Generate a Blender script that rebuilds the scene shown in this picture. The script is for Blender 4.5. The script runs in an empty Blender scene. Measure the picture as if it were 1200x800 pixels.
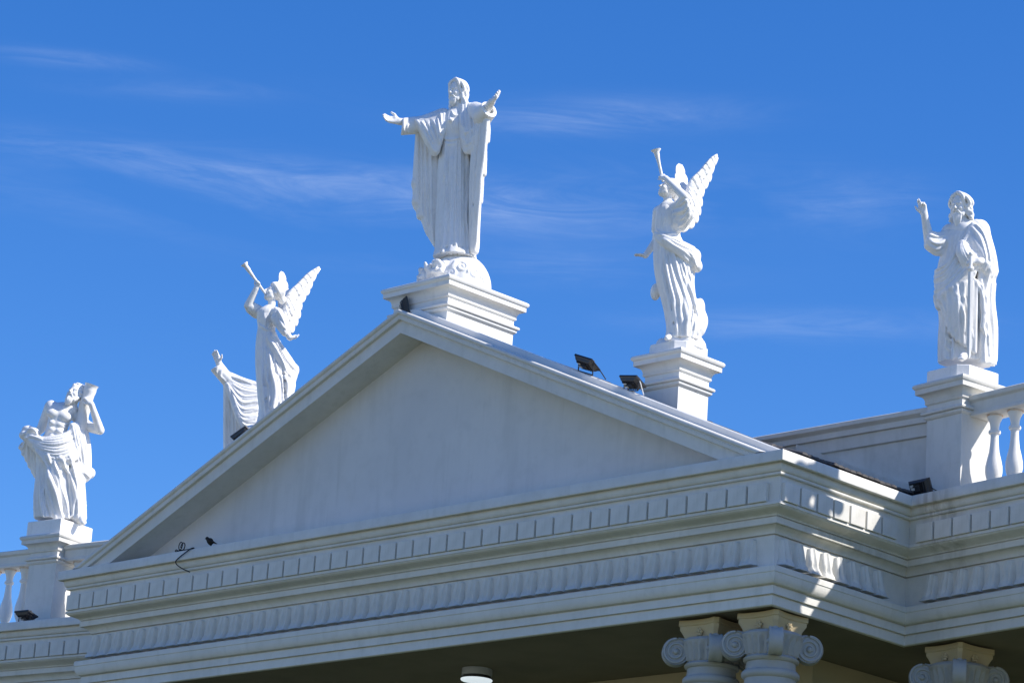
import bpy, bmesh, math, random
import numpy as np
from mathutils import Vector, Matrix

# ------------------------------------------------------------ camera, sky, sun
scn = bpy.context.scene
COL = scn.collection
cam_d = bpy.data.cameras.new('camera')
cam = bpy.data.objects.new('camera', cam_d)
COL.objects.link(cam)
cam_d.sensor_width = 36.0
cam_d.lens = 112.617
cam_d.clip_start = 0.5
cam_d.clip_end = 20000
cam.matrix_world = Matrix(((0.7202, 0.1546, 0.6764, 33.6254), (0.6906, -0.2534, -0.6774, -25.4615),
                           (0.0667, 0.9549, -0.2892, -9.0004), (0, 0, 0, 1)))
scn.camera = cam

SUN_EL, SUN_AZ = math.radians(41.5), math.radians(29)     # azimuth counted from +X towards +Y
world = bpy.data.worlds.new('World')
scn.world = world
world.use_nodes = True
wn, wl = world.node_tree.nodes, world.node_tree.links
wn.clear()
w_out = wn.new('ShaderNodeOutputWorld')
w_bg = wn.new('ShaderNodeBackground')
w_bg.inputs['Strength'].default_value = 0.115
sky = wn.new('ShaderNodeTexSky')
sky.sky_type = 'NISHITA'
sky.sun_disc = False
sky.sun_elevation = SUN_EL
sky.sun_rotation = math.radians(90) - SUN_AZ
sky.altitude = 800
sky.air_density = 1.0
sky.dust_density = 0.4
sky.ozone_density = 4.0
w_hsv = wn.new('ShaderNodeHueSaturation')
w_hsv.inputs['Hue'].default_value = 0.512
w_hsv.inputs['Saturation'].default_value = 1.315
w_hsv.inputs['Value'].default_value = 1.2
wl.new(sky.outputs[0], w_hsv.inputs['Color'])
# thin cirrus streaks, placed by direction: (bearing, height, half width, half height, tilt, strength)
w_tc = wn.new('ShaderNodeTexCoord')
def w_dot(vec):
    n = wn.new('ShaderNodeVectorMath'); n.operation = 'DOT_PRODUCT'
    n.inputs[1].default_value = vec
    wl.new(w_tc.outputs['Generated'], n.inputs[0]); return n.outputs['Value']
def w_math(op, a, b=None, clamp=False):
    n = wn.new('ShaderNodeMath'); n.operation = op; n.use_clamp = clamp
    for k, q in enumerate((a, b)):
        if q is None: continue
        if isinstance(q, (int, float)): n.inputs[k].default_value = q
        else: wl.new(q, n.inputs[k])
    return n.outputs[0]
wa, wb, wc = w_dot((0.7218, 0.6921, 0)), w_dot((0, 0, 1)), w_dot((-0.6921, 0.7218, 0))
def w_noise(sa, sb, scale, detail, rough, dist, off):
    cb_ = wn.new('ShaderNodeCombineXYZ')
    wl.new(w_math('MULTIPLY', wa, sa), cb_.inputs[0]); wl.new(w_math('MULTIPLY', wb, sb), cb_.inputs[1]); wl.new(w_math('ADD', wc, off), cb_.inputs[2])
    n = wn.new('ShaderNodeTexNoise'); n.inputs['Scale'].default_value = scale; n.inputs['Detail'].default_value = detail
    n.inputs['Roughness'].default_value = rough; n.inputs['Distortion'].default_value = dist
    wl.new(cb_.outputs[0], n.inputs['Vector']); return n.outputs[0]
fine = w_math('MULTIPLY', w_math('SUBTRACT', w_noise(16, 110, 1.0, 10, .68, 1.4, 0.0), .40), 3.2, True)
broad = w_math('MULTIPLY', w_math('SUBTRACT', w_noise(9, 30, 1.0, 5, .55, .5, 3.7), .36), 3.0, True)
total = None
for a0, b0, ra, rb, sl, st in ((-.0918, .3325, .085, .0058, -.01, .46), (-.105, .323, .10, .0085, .02, .36), (-.1584, .3594, .024, .0024, .03, .22), (-.1191, .3551, .035, .0034, .08, .14), (.0, .3570, .045, .0050, .05, .42), (-.004, .3300, .055, .0075, .02, .45), (.0572, .3370, .042, .0085, -.02, .42), (.0757, .2990, .050, .0040, .03, .40), (-.02, .312, .06, .006, .03, .3)):
    da = w_math('SUBTRACT', wa, a0)
    db = w_math('SUBTRACT', w_math('SUBTRACT', wb, b0), w_math('MULTIPLY', da, sl))
    q = w_math('ADD', w_math('POWER', w_math('ABSOLUTE', w_math('DIVIDE', da, ra)), 2.0), w_math('POWER', w_math('ABSOLUTE', w_math('DIVIDE', db, rb)), 2.0))
    f = w_math('MULTIPLY', w_math('EXPONENT', w_math('MULTIPLY', q, -1.1)), st * .58)
    total = f if total is None else w_math('ADD', total, f)
w_amt = w_math('MULTIPLY', total, w_math('MULTIPLY', w_math('ADD', fine, .25), broad), True)
w_mix = wn.new('ShaderNodeMix'); w_mix.data_type = 'RGBA'
wl.new(w_amt, w_mix.inputs['Factor'])
wl.new(w_hsv.outputs[0], w_mix.inputs['A'])
w_mix.inputs['B'].default_value = (5.6, 6.3, 7.6, 1)
wl.new(w_mix.outputs['Result'], w_bg.inputs['Color'])
wl.new(w_bg.outputs[0], w_out.inputs[0])

sun_d = bpy.data.lights.new('sun', 'SUN')
sun_d.energy = 4.9
sun_d.angle = math.radians(0.5)
sun_d.color = (1.0, 0.945, 0.87)
sun = bpy.data.objects.new('sun', sun_d)
COL.objects.link(sun)
S = Vector((math.cos(SUN_EL) * math.cos(SUN_AZ), math.cos(SUN_EL) * math.sin(SUN_AZ), math.sin(SUN_EL)))
sun.rotation_euler = S.to_track_quat('Z', 'Y').to_euler()
sun.location = S * 60

scn.view_settings.view_transform = 'Standard'
scn.view_settings.look = 'None'
scn.view_settings.exposure = 0.42
scn.view_settings.gamma = 1
scn.view_settings.use_curve_mapping = False

# ------------------------------------------------------------ helpers
def tag(o, label=None, cat=None, group=None, kind=None):
    if label: o['label'] = label
    if cat: o['category'] = cat
    if group: o['group'] = group
    if kind: o['kind'] = kind
    return o

def empty(name, loc=(0, 0, 0), rz=0.0, label=None, cat=None, group=None):
    o = bpy.data.objects.new(name, None)
    o.empty_display_size = 0.2
    o.location = loc
    o.rotation_euler = (0, 0, rz)
    COL.objects.link(o)
    return tag(o, label, cat, group)

def obj(name, me, mat=None, parent=None, smooth=False):
    if isinstance(me, bmesh.types.BMesh):
        bm = me
        me = bpy.data.meshes.new(name)
        bm.to_mesh(me)
        bm.free()
    if mat and not me.materials:
        me.materials.append(mat)
    if smooth:
        me.polygons.foreach_set('use_smooth', [True] * len(me.polygons))
    o = bpy.data.objects.new(name, me)
    COL.objects.link(o)
    if parent: o.parent = parent
    return o

def auto_smooth(o, deg=35):
    me = o.data
    me.polygons.foreach_set('use_smooth', [True] * len(me.polygons))
    me.set_sharp_from_angle(angle=math.radians(deg))
    return o

def dup(o, parent=None, loc=None, rot=None):
    c = o.copy()
    COL.objects.link(c)
    if parent: c.parent = parent
    if loc is not None: c.location = loc
    if rot is not None: c.rotation_euler = rot
    return c

def copy_tree(o, parent=None):
    c = dup(o, parent)
    for ch in list(o.children):
        copy_tree(ch, c)
    return c

def add_box(bm, lo, hi, bevel=0.0, M=None):
    vs = [bm.verts.new((x, y, z)) for x in (lo[0], hi[0]) for y in (lo[1], hi[1]) for z in (lo[2], hi[2])]
    fs = [bm.faces.new([vs[i] for i in f]) for f in
          ((0, 1, 3, 2), (4, 6, 7, 5), (0, 4, 5, 1), (2, 3, 7, 6), (0, 2, 6, 4), (1, 5, 7, 3))]
    if bevel:
        es = list({e for f in fs for e in f.edges})
        r = bmesh.ops.bevel(bm, geom=es, offset=bevel, segments=2, affect='EDGES', profile=0.5)
        vs = list({v for f in r['faces'] for v in f.verts} | {v for v in vs if v.is_valid})
    if M is not None:
        bmesh.ops.transform(bm, matrix=M, verts=[v for v in vs if v.is_valid])
    return vs

def add_tube(bm, pts, r, n=8, caps=True):
    pts = [Vector(p) for p in pts]
    rs = r if isinstance(r, (list, tuple)) else [r] * len(pts)
    rings = []
    up = None
    for i, p in enumerate(pts):
        t = (pts[min(i + 1, len(pts) - 1)] - pts[max(i - 1, 0)]).normalized()
        if up is None:
            up = t.orthogonal().normalized()
        up = (up - t * up.dot(t)).normalized()
        b = t.cross(up)
        rings.append([bm.verts.new(p + (up * math.cos(2 * math.pi * k / n) + b * math.sin(2 * math.pi * k / n)) * rs[i]) for k in range(n)])
    for a, b in zip(rings, rings[1:]):
        for k in range(n):
            bm.faces.new((a[k], a[(k + 1) % n], b[(k + 1) % n], b[k]))
    if caps:
        bm.faces.new(rings[0][::-1]); bm.faces.new(rings[-1])

def add_lathe(bm, prof, n=28, c=(0, 0, 0), caps=True):
    rings = [[bm.verts.new((c[0] + r * math.cos(2 * math.pi * k / n), c[1] + r * math.sin(2 * math.pi * k / n), c[2] + z)) for k in range(n)] for r, z in prof]
    for a, b in zip(rings, rings[1:]):
        for k in range(n):
            bm.faces.new((a[k], b[k], b[(k + 1) % n], a[(k + 1) % n]))
    if caps:
        bm.faces.new(rings[0]); bm.faces.new(rings[-1][::-1])
    bmesh.ops.recalc_face_normals(bm, faces=bm.faces)

def add_square_stack(bm, prof, hx, hy, cap=True):
    """mouldings round a rectangular block: prof lists (overhang, z) from bottom to top"""
    rings = [[bm.verts.new((sx * (hx + o), sy * (hy + o), z)) for sx, sy in ((-1, -1), (1, -1), (1, 1), (-1, 1))] for o, z in prof]
    for a, b in zip(rings, rings[1:]):
        for k in range(4):
            bm.faces.new((a[k], a[(k + 1) % 4], b[(k + 1) % 4], b[k]))
    if cap:
        bm.faces.new(rings[0][::-1]); bm.faces.new(rings[-1])

def sweep(bm, path, prof, closed_ends=True):
    """prof = (inward offset, z); mitred along an open plan path, inward = left of travel"""
    P = [Vector((p[0], p[1])) for p in path]
    nor = []
    for a, b in zip(P, P[1:]):
        d = (b - a).normalized()
        nor.append(Vector((-d.y, d.x)))
    rows = []
    for i, p in enumerate(P):
        if i == 0: m = nor[0]
        elif i == len(P) - 1: m = nor[-1]
        else:
            m = (nor[i - 1] + nor[i])
            m = m / (1 + nor[i - 1].dot(nor[i]))
        rows.append([bm.verts.new((p.x + m.x * o, p.y + m.y * o, z)) for o, z in prof])
    for a, b in zip(rows, rows[1:]):
        for j in range(len(prof) - 1):
            bm.faces.new((a[j], a[j + 1], b[j + 1], b[j]))
    return rows

def arc(c, r, a0, a1, n, sx=1, sy=1):
    return [(c[0] + sx * r * math.cos(math.radians(a0 + (a1 - a0) * i / n)), c[1] + sy * r * math.sin(math.radians(a0 + (a1 - a0) * i / n))) for i in range(n + 1)]

# ------------------------------------------------------------ materials
def mat(name, base, rough=0.7, spec=0.3, metal=0.0, noise=None, bump=None, stain=None, streak=None):
    m = bpy.data.materials.new(name)
    m.use_nodes = True
    nt = m.node_tree
    b = nt.nodes['Principled BSDF']
    b.inputs['Base Color'].default_value = (*base, 1)
    b.inputs['Roughness'].default_value = rough
    b.inputs['Specular IOR Level'].default_value = spec
    b.inputs['Metallic'].default_value = metal
    tc = nt.nodes.new('ShaderNodeTexCoord')
    col = None
    def mixto(fac_socket, colour, amount):
        nonlocal col
        mul = nt.nodes.new('ShaderNodeMath'); mul.operation = 'MULTIPLY'; mul.inputs[1].default_value = amount
        nt.links.new(fac_socket, mul.inputs[0])
        mx = nt.nodes.new('ShaderNodeMix'); mx.data_type = 'RGBA'
        nt.links.new(mul.outputs[0], mx.inputs['Factor'])
        if col is None: mx.inputs['A'].default_value = (*base, 1)
        else: nt.links.new(col, mx.inputs['A'])
        mx.inputs['B'].default_value = (*colour, 1)
        col = mx.outputs['Result']
    def noise_fac(scale, lo, hi, detail=5, mapping=None, rough_=0.6):
        n = nt.nodes.new('ShaderNodeTexNoise')
        n.inputs['Scale'].default_value = scale; n.inputs['Detail'].default_value = detail; n.inputs['Roughness'].default_value = rough_
        if mapping:
            mp = nt.nodes.new('ShaderNodeMapping'); mp.inputs['Scale'].default_value = mapping
            nt.links.new(tc.outputs['Object'], mp.inputs['Vector']); nt.links.new(mp.outputs[0], n.inputs['Vector'])
        else:
            nt.links.new(tc.outputs['Object'], n.inputs['Vector'])
        r = nt.nodes.new('ShaderNodeMapRange'); r.inputs[1].default_value = lo; r.inputs[2].default_value = hi
        nt.links.new(n.outputs[0], r.inputs[0])
        return r.outputs[0]
    if noise:
        for scale, lo, hi, colour, amt in noise:
            mixto(noise_fac(scale, lo, hi), colour, amt)
    if streak:
        for mp, lo, hi, colour, amt in streak:
            mixto(noise_fac(1.0, lo, hi, 6, mp), colour, amt)
    if stain:   # a patch of mildew with a place of its own: (centre, radii, colour, amount)
        for c, rad, colour, amt in stain:
            mp = nt.nodes.new('ShaderNodeMapping')
            mp.inputs['Location'].default_value = [-c[i] / rad[i] for i in range(3)]
            mp.inputs['Scale'].default_value = [1 / q for q in rad]
            nt.links.new(tc.outputs['Object'], mp.inputs['Vector'])
            ln = nt.nodes.new('ShaderNodeVectorMath'); ln.operation = 'LENGTH'
            nt.links.new(mp.outputs[0], ln.inputs[0])
            r = nt.nodes.new('ShaderNodeMapRange'); r.inputs[1].default_value = 1.0; r.inputs[2].default_value = 0.25
            nt.links.new(ln.outputs['Value'], r.inputs[0])
            mu = nt.nodes.new('ShaderNodeMath'); mu.operation = 'MULTIPLY'
            nt.links.new(r.outputs[0], mu.inputs[0])
            nt.links.new(noise_fac(1.0, 0.35, 0.6, 5, (7, 7, 1.1)), mu.inputs[1])
            mixto(mu.outputs[0], colour, amt)
    if col is not None:
        nt.links.new(col, b.inputs['Base Color'])
    if bump:
        sc, st = bump
        n = nt.nodes.new('ShaderNodeTexNoise'); n.inputs['Scale'].default_value = sc; n.inputs['Detail'].default_value = 4
        nt.links.new(tc.outputs['Object'], n.inputs['Vector'])
        bp = nt.nodes.new('ShaderNodeBump'); bp.inputs['Strength'].default_value = st; bp.inputs['Distance'].default_value = 0.02
        nt.links.new(n.outputs[0], bp.inputs['Height']); nt.links.new(bp.outputs[0], b.inputs['Normal'])
    return m

M_PAINT = mat('white masonry paint', (0.67, 0.655, 0.61), 0.6, 0.3,
              noise=[(1.3, 0.42, 0.72, (0.50, 0.49, 0.45), 0.5), (9.0, 0.5, 0.8, (0.46, 0.45, 0.40), 0.28)],
              streak=[((7.5, 7.5, 1.6), 0.52, 0.80, (0.40, 0.40, 0.34), 0.35)],
              stain=[((12.80, 2.2, -0.55), (0.40, 0.5, 0.9), (0.13, 0.13, 0.09), 0.7),
                     ((12.6, 2.25, -0.35), (0.22, 0.22, 0.55), (0.16, 0.11, 0.07), 0.7),
                     ((12.25, 1.5, -0.72), (0.25, 1.1, 0.16), (0.16, 0.16, 0.11), 0.6)],
              bump=(35, 0.10))
M_WALL = mat('stucco wall paint', (0.66, 0.65, 0.63), 0.75, 0.2,
             noise=[(0.55, 0.4, 0.7, (0.54, 0.54, 0.54), 0.6), (4.0, 0.5, 0.8, (0.46, 0.46, 0.44), 0.3)],
             streak=[((3.0, 3.0, 0.4), 0.52, 0.78, (0.42, 0.42, 0.40), 0.4), ((14, 14, 0.5), 0.60, 0.78, (0.40, 0.40, 0.37), 0.3)], bump=(60, 0.12))
M_BRIGHT = mat('fresh white paint', (0.76, 0.75, 0.72), 0.55, 0.3,
               noise=[(3.0, 0.48, 0.75, (0.66, 0.65, 0.61), 0.5)],
               streak=[((9, 9, 0.9), 0.56, 0.75, (0.55, 0.54, 0.50), 0.35)], bump=(45, 0.06))
M_STATUE = mat('white statue stone', (0.83, 0.82, 0.80), 0.48, 0.4,
               noise=[(3.2, 0.45, 0.72, (0.74, 0.73, 0.70), 0.55), (22.0, 0.52, 0.8, (0.58, 0.57, 0.53), 0.35)],
               streak=[((9, 9, 1.1), 0.54, 0.74, (0.55, 0.54, 0.50), 0.5)], bump=(55, 0.08))
M_BOUNCE_ABACUS = mat('bounce tinted abacus paint', (0.55, 0.45, 0.27), 0.65, 0.2, noise=[(6, 0.45, 0.7, (0.5, 0.42, 0.3), 0.5)])  # yellow tint stands in for warm light bounced off the ground
M_CAPITAL = mat('shade darkened capital paint', (0.41, 0.405, 0.385), 0.6, 0.3,
                noise=[(4, 0.45, 0.72, (0.33, 0.33, 0.30), 0.5)], bump=(40, 0.08))  # white paint, darkened so the colour carries the shade under the soffit
M_SOFFIT = mat('shade darkened soffit paint', (0.24, 0.21, 0.16), 0.8, 0.15, noise=[(1.2, 0.4, 0.7, (0.17, 0.15, 0.115), 0.6)])  # porch shade is put into this dark brown base colour
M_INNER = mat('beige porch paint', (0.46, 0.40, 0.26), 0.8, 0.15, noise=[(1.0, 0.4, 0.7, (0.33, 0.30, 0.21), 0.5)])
M_TILE = mat('dark clay tile', (0.055, 0.055, 0.06), 0.7, 0.3, noise=[(7, 0.4, 0.7, (0.13, 0.12, 0.11), 0.7)], bump=(30, 0.2))
M_BLACK = mat('black lamp metal', (0.018, 0.018, 0.02), 0.45, 0.5, noise=[(20, 0.5, 0.75, (0.05, 0.048, 0.045), 0.5)])
M_GLASS = mat('dark lamp glass', (0.03, 0.035, 0.04), 0.12, 0.6)
M_STICKER = mat('pale rating sticker', (0.55, 0.55, 0.5), 0.5, 0.3)
M_CABLE = mat('black cable rubber', (0.02, 0.02, 0.022), 0.6, 0.3)
M_WCABLE = mat('white cable', (0.6, 0.6, 0.58), 0.5, 0.3)
M_BIRD = mat('dark feathers', (0.025, 0.022, 0.02), 0.7, 0.2)
M_BOUNCE_RING = mat('painted orange bounce', (0.60, 0.38, 0.25), 0.8, 0.1, noise=[(9, 0.42, 0.6, (0.72, 0.66, 0.6), 0.9)])  # warm bounce light below the rails, given as a surface colour
M_GROUND = mat('paved plaza', (0.30, 0.275, 0.22), 0.85, 0.1, noise=[(0.3, 0.4, 0.7, (0.22, 0.205, 0.16), 0.6)])
M_ADDED_LAWN = mat('added green ground', (0.055, 0.085, 0.025), 0.9, 0.1, noise=[(0.9, 0.4, 0.7, (0.08, 0.095, 0.035), 0.7)])
M_ROOFDECK = mat('cement roof deck', (0.34, 0.33, 0.31), 0.85, 0.1, noise=[(0.8, 0.4, 0.7, (0.24, 0.23, 0.21), 0.6)])
M_LAMP = bpy.data.materials.new('lit lamp diffuser'); M_LAMP.use_nodes = True
_b = M_LAMP.node_tree.nodes['Principled BSDF']; _b.inputs['Base Color'].default_value = (.8, .82, .85, 1); _b.inputs['Emission Color'].default_value = (.82, .92, 1.0, 1); _b.inputs['Emission Strength'].default_value = 0.55
M_LIGHTBODY = mat('lamp body enamel', (0.45, 0.47, 0.5), 0.4, 0.4)

# ------------------------------------------------------------ the church front
W, D, PHI = 12.393, 2.27, 0.1395
CX = W / 2
c_, s_ = math.cos(PHI), math.sin(PHI)
GROUND = -10.6
tag(obj('ground', (lambda bm: (add_box(bm, (-3000, -3000, GROUND - 1), (3000, 3000, GROUND)), bm)[1])(bmesh.new()), M_GROUND), kind='structure')

bm = bmesh.new()
bm.faces.new([bm.verts.new(p) for p in ((-40, -17, GROUND + .004), (60, -17, GROUND + .004), (60, 6, GROUND + .004), (-40, 6, GROUND + .004))])
tag(obj('added_lawn', bm, M_ADDED_LAWN), kind='structure')  # unseen, added to darken and green the bounce on the undersides
church = empty('church', (0, 0, 0), 0, 'white classical church front with a triangular pediment and projecting entablature', 'church')

def wing_pt(side, e, n, z=0.0):
    if side > 0: return Vector((W + c_ * e + s_ * n, D - s_ * e + c_ * n, z))
    return Vector((-c_ * e - s_ * n, D - s_ * e + c_ * n, z))
WING = 8.5
PATH = [wing_pt(-1, WING, 0)[:2], (0, D), (0, 0), (W, 0), (W, D), wing_pt(1, WING, 0)[:2]]
PROF = [(1.6, 0.0), (0.02, 0.0), (0.006, -0.004), (0.0, -0.016), (0.0, -0.120), (0.006, -0.126), (0.046, -0.127), (0.047, -0.112), (0.066, -0.112), (0.067, -0.138), (0.062, -0.140)]
PROF += [(0.062 + 0.042 * (1 - math.cos(t)), -0.140 - 0.075 * math.sin(t)) for t in [math.radians(a) for a in (15, 30, 45, 60, 75, 90)]]
PROF += [(0.094, -0.217), (0.092, -0.236), (0.098, -0.246), (0.132, -0.248), (0.132, -0.528), (0.108, -0.530), (0.106, -0.562), (0.118, -0.568)]
PROF += [(0.118 + 0.130 * (0.5 - 0.5 * math.cos(math.pi * i / 8)), -0.568 - 0.072 * i / 8) for i in range(1, 9)]
PROF += [(0.250, -0.645), (0.272, -0.646), (0.272, -0.659), (0.252, -0.660), (0.252, -0.722), (0.256, -0.728), (0.272, -0.729), (0.273, -0.712), (0.288, -0.712), (0.288, -0.729)]
PROF += [(0.280 + 0.078 * math.sin(t), -0.731 - 0.078 * (1 - math.cos(t))) for t in [math.radians(a) for a in (15, 30, 45, 60, 75, 90)]]
PROF += [(0.362, -0.811), (0.392, -0.812), (0.392, -0.826), (0.370, -0.827), (0.370, -1.190), (0.243, -1.192), (0.238, -1.200), (0.238, -1.256), (0.246, -1.264)]
PROF += [(0.246 + 0.055 * (1 - math.cos(t)), -1.264 - 0.115 * math.sin(t)) for t in [math.radians(a) for a in (18, 36, 54, 72, 90)]]
PROF += [(0.306, -1.381), (0.332, -1.382), (0.332, -1.394), (0.318, -1.395), (0.318, -1.480), (0.322, -1.481), (0.358, -1.482), (0.358, -1.494), (0.345, -1.495), (0.345, -1.592), (0.353, -1.600), (0.400, -1.600), (0.400, -1.575)]
bm = bmesh.new()
sweep(bm, PATH, PROF)
bmesh.ops.recalc_face_normals(bm, faces=bm.faces)
entab = auto_smooth(obj('entablature', bm, M_PAINT, church), 28)

# dentil blocks and frieze leaves, every one a piece of its own
bm = bmesh.new()
add_box(bm, (-0.127, -0.048, -0.108), (0.127, 0.003, 0.098), 0.006)
dent = obj('dentil', bm, M_PAINT, entab)
bm = bmesh.new()
NU, NV = 13, 13
grid = []
for j in range(NV):
    t = j / (NV - 1)
    hw = 0.074 + 0.014 * math.sin(t * 2.2) + 0.030 * max(0, (t - 0.62) / 0.38) ** 1.6
    row = []
    for i in range(NU):
        q = -1 + 2 * i / (NU - 1)
        depth = (0.040 + 0.034 * math.sin(math.pi * min(1, t * 1.05) * 0.6) + 0.075 * max(0, (t - 0.66) / 0.34) ** 1.4)
        depth *= (1 - 0.40 * abs(q) ** 2.5)
        if t < 0.86:
            depth += 0.010 * math.cos(q * math.pi * 3) * (0.4 + t) + (0.008 if abs(q) < 0.12 else 0)
        z = 0.132 - 0.294 * t + 0.022 * (1 - q * q) * (1 if j == 0 else 0)
        if j == NV - 1: z += 0.018 * q * q
        if i in (0, NU - 1): depth = -0.004
        row.append(bm.verts.new((q * hw, -depth, z)))
    grid.append(row)
for j in range(NV - 1):
    for i in range(NU - 1):
        bm.faces.new((grid[j][i], grid[j + 1][i], grid[j + 1][i + 1], grid[j][i + 1]))
back = [bm.verts.new((v.co.x * 0.9, 0.004, v.co.z + 0.012)) for v in grid[-1]]
for i in range(NU - 1):
    bm.faces.new((grid[-1][i], back[i], back[i + 1], grid[-1][i + 1]))
leaf = auto_smooth(obj('leaf_ornament', bm, M_PAINT, entab), 60)

def run(proto, pitch, off, z, first, count, a, d, n):
    """a = start on the path edge, d = along, n = inward"""
    ang = math.atan2(d.y, d.x)
    for k in range(count):
        p = a + d * (first + k * pitch) + n * off
        yield (p.x, p.y, z), ang
spots_d, spots_l = [], []
XA, YA = Vector((1, 0)), Vector((0, 1))
def both(a, d, n, dfirst, dcount, lfirst, lcount):
    spots_d.extend(run(dent, 0.2860, 0.132, -0.418, dfirst, dcount, a, d, n))
    spots_l.extend(run(leaf, 0.2335, 0.370, -0.998, lfirst, lcount, a, d, n))
both(Vector((0, 0)), XA, YA, 0.26, 42, 0.49, 49)
both(Vector((W, 0)), YA, -XA, 0.295, 7, 0.53, 8)
rw = Vector((c_, -s_)); rn = Vector((s_, c_))
both(Vector((W, D)), rw, rn, 0.12, 8, 0.0, 9)
lw = Vector((c_, s_)); ln_ = Vector((-s_, c_))
both(wing_pt(-1, 4.9, 0).xy, lw, ln_, 0.10, 15, 0.10, 8)
for i, (p, a) in enumerate(spots_d):
    o = dent if i == 0 else dup(dent)
    o.location = p; o.rotation_euler = (0, 0, a)
for i, (p, a) in enumerate(spots_l):
    o = leaf if i == 0 else dup(leaf)
    o.location = p; o.rotation_euler = (0, 0, a)

# pediment: raking cornices, tympanum, roof
SL = 0.4405
RH = 2.616
RAKE = [(0.0, 0.36), (0.0, 0.030), (0.004, 0.014), (0.014, 0.004), (0.028, 0.0), (0.044, 0.003), (0.056, 0.014), (0.064, 0.030),
        (0.074, 0.034), (0.080, 0.026), (0.118, 0.028), (0.126, 0.034), (0.130, 0.074), (0.290, 0.076), (0.292, 0.086), (0.292, 0.478)]
def tile_z(dx):      # the last courses kick out over the gutter ledge
    z = RH + 0.012 - SL * dx
    return z if dx < 5.0 else (RH + 0.012 - SL * 5.0) + (0.012 - (RH + 0.012 - SL * 5.0)) * (dx - 5.0) / 1.15
for sgn in (-1, 1):
    bm = bmesh.new()
    top = [bm.verts.new((CX, y, RH - v)) for v, y in RAKE]
    zb = 0.004
    bot = [bm.verts.new((CX + sgn * (RH - v - zb) / SL, y, zb)) for v, y in RAKE]
    for j in range(len(RAKE) - 1):
        bm.faces.new((top[j], top[j + 1], bot[j + 1], bot[j]))
    bmesh.ops.recalc_face_normals(bm, faces=bm.faces)
    auto_smooth(obj('raking_cornice', bm, M_PAINT, church), 40)
    # the white verge on top of the raking cornice, and the tiled slope behind it
    bm = bmesh.new()
    RV = RH + 0.088
    xe = CX + sgn * (RV - 0.05) / SL
    pr = [(0.30, -0.10), (0.30, -0.012), (0.312, 0.0), (0.42, 0.0), (0.42, -0.10)]
    a = [bm.verts.new((CX, y, RV + dz)) for y, dz in pr]
    b = [bm.verts.new((xe, y, 0.05 + dz)) for y, dz in pr]
    for j in range(len(pr) - 1):
        bm.faces.new((a[j], a[j + 1], b[j + 1], b[j]))
    bm.faces.new(b)
    bmesh.ops.recalc_face_normals(bm, faces=bm.faces)
    obj('roof_verge', bm, M_BRIGHT, church)
    bm = bmesh.new()
    nrow = 22
    rng = random.Random(5)
    for r in range(int((D + 0.7 - 0.42) / 0.105)):      # half round cover tiles running down the slope
        y0 = 0.46 + r * 0.105
        for k in range(14):
            t0, t1 = k / 14, (k + 1.12) / 14
            x0, x1 = CX + sgn * (6.08 * t0), CX + sgn * min(6.08 * t1, 6.17 + rng.uniform(-.03, .02))
            z0, z1 = tile_z(abs(x0 - CX)), tile_z(abs(x1 - CX)) + 0.022
            if k == 13: z1 += rng.uniform(-0.006, 0.012)
            ra, rb = [], []
            for q in range(7):
                t = math.pi * q / 6
                ra.append(bm.verts.new((x0, y0 - 0.047 * math.cos(t), z0 + 0.034 * math.sin(t))))
                rb.append(bm.verts.new((x1, y0 - 0.053 * math.cos(t), z1 + 0.030 * math.sin(t))))
            for q in range(6):
                bm.faces.new((ra[q], ra[q + 1], rb[q + 1], rb[q]))
            bm.faces.new(rb)
    v = [[bm.verts.new((CX + sgn * dx, y, tile_z(dx) - .012)) for dx in (0, 5.0, 6.11)] for y in (.42, D + .72)]
    for k in (0, 1): bm.faces.new((v[0][k], v[0][k + 1], v[1][k + 1], v[1][k]))
    bmesh.ops.recalc_face_normals(bm, faces=bm.faces)
    obj('roof_tiles', bm, M_TILE, church)
bm = bmesh.new()
v = [bm.verts.new(p) for p in ((0.9, 0.478, 0.003), (W - 0.9, 0.478, 0.003), (CX, 0.478, RH - 0.25))]
bm.faces.new(v)
obj('tympanum', bm, M_WALL, church)

# porch ceiling, church body, wing roofs
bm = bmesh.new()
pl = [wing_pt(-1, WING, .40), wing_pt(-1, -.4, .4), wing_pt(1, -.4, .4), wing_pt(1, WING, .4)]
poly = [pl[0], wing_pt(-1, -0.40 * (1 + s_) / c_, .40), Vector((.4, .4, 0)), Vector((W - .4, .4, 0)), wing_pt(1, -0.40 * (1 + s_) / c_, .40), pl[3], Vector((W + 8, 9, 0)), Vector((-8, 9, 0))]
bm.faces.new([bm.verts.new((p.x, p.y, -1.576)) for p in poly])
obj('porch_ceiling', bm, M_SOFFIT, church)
bm = bmesh.new()
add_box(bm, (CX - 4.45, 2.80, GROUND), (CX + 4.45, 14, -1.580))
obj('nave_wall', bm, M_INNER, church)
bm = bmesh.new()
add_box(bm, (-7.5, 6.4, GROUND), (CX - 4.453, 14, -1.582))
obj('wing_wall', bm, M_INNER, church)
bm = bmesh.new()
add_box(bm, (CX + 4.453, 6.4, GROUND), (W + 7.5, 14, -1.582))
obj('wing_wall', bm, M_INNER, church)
bm = bmesh.new()
poly = [wing_pt(-1, WING, 1.55), wing_pt(-1, -0.3, 1.55), wing_pt(1, -0.3, 1.55), wing_pt(1, WING, 1.55), Vector((W + 7.2, 14, 0)), Vector((-7.2, 14, 0))]
lo = [bm.verts.new((p.x, p.y, -1.56)) for p in poly]; hi = [bm.verts.new((p.x, p.y, 0.004)) for p in poly]
bm.faces.new(hi); bm.faces.new(lo[::-1])
for k in range(6): bm.faces.new((lo[k], lo[(k + 1) % 6], hi[(k + 1) % 6], hi[k]))
obj('roof_deck', bm, M_ROOFDECK, church)

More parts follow.
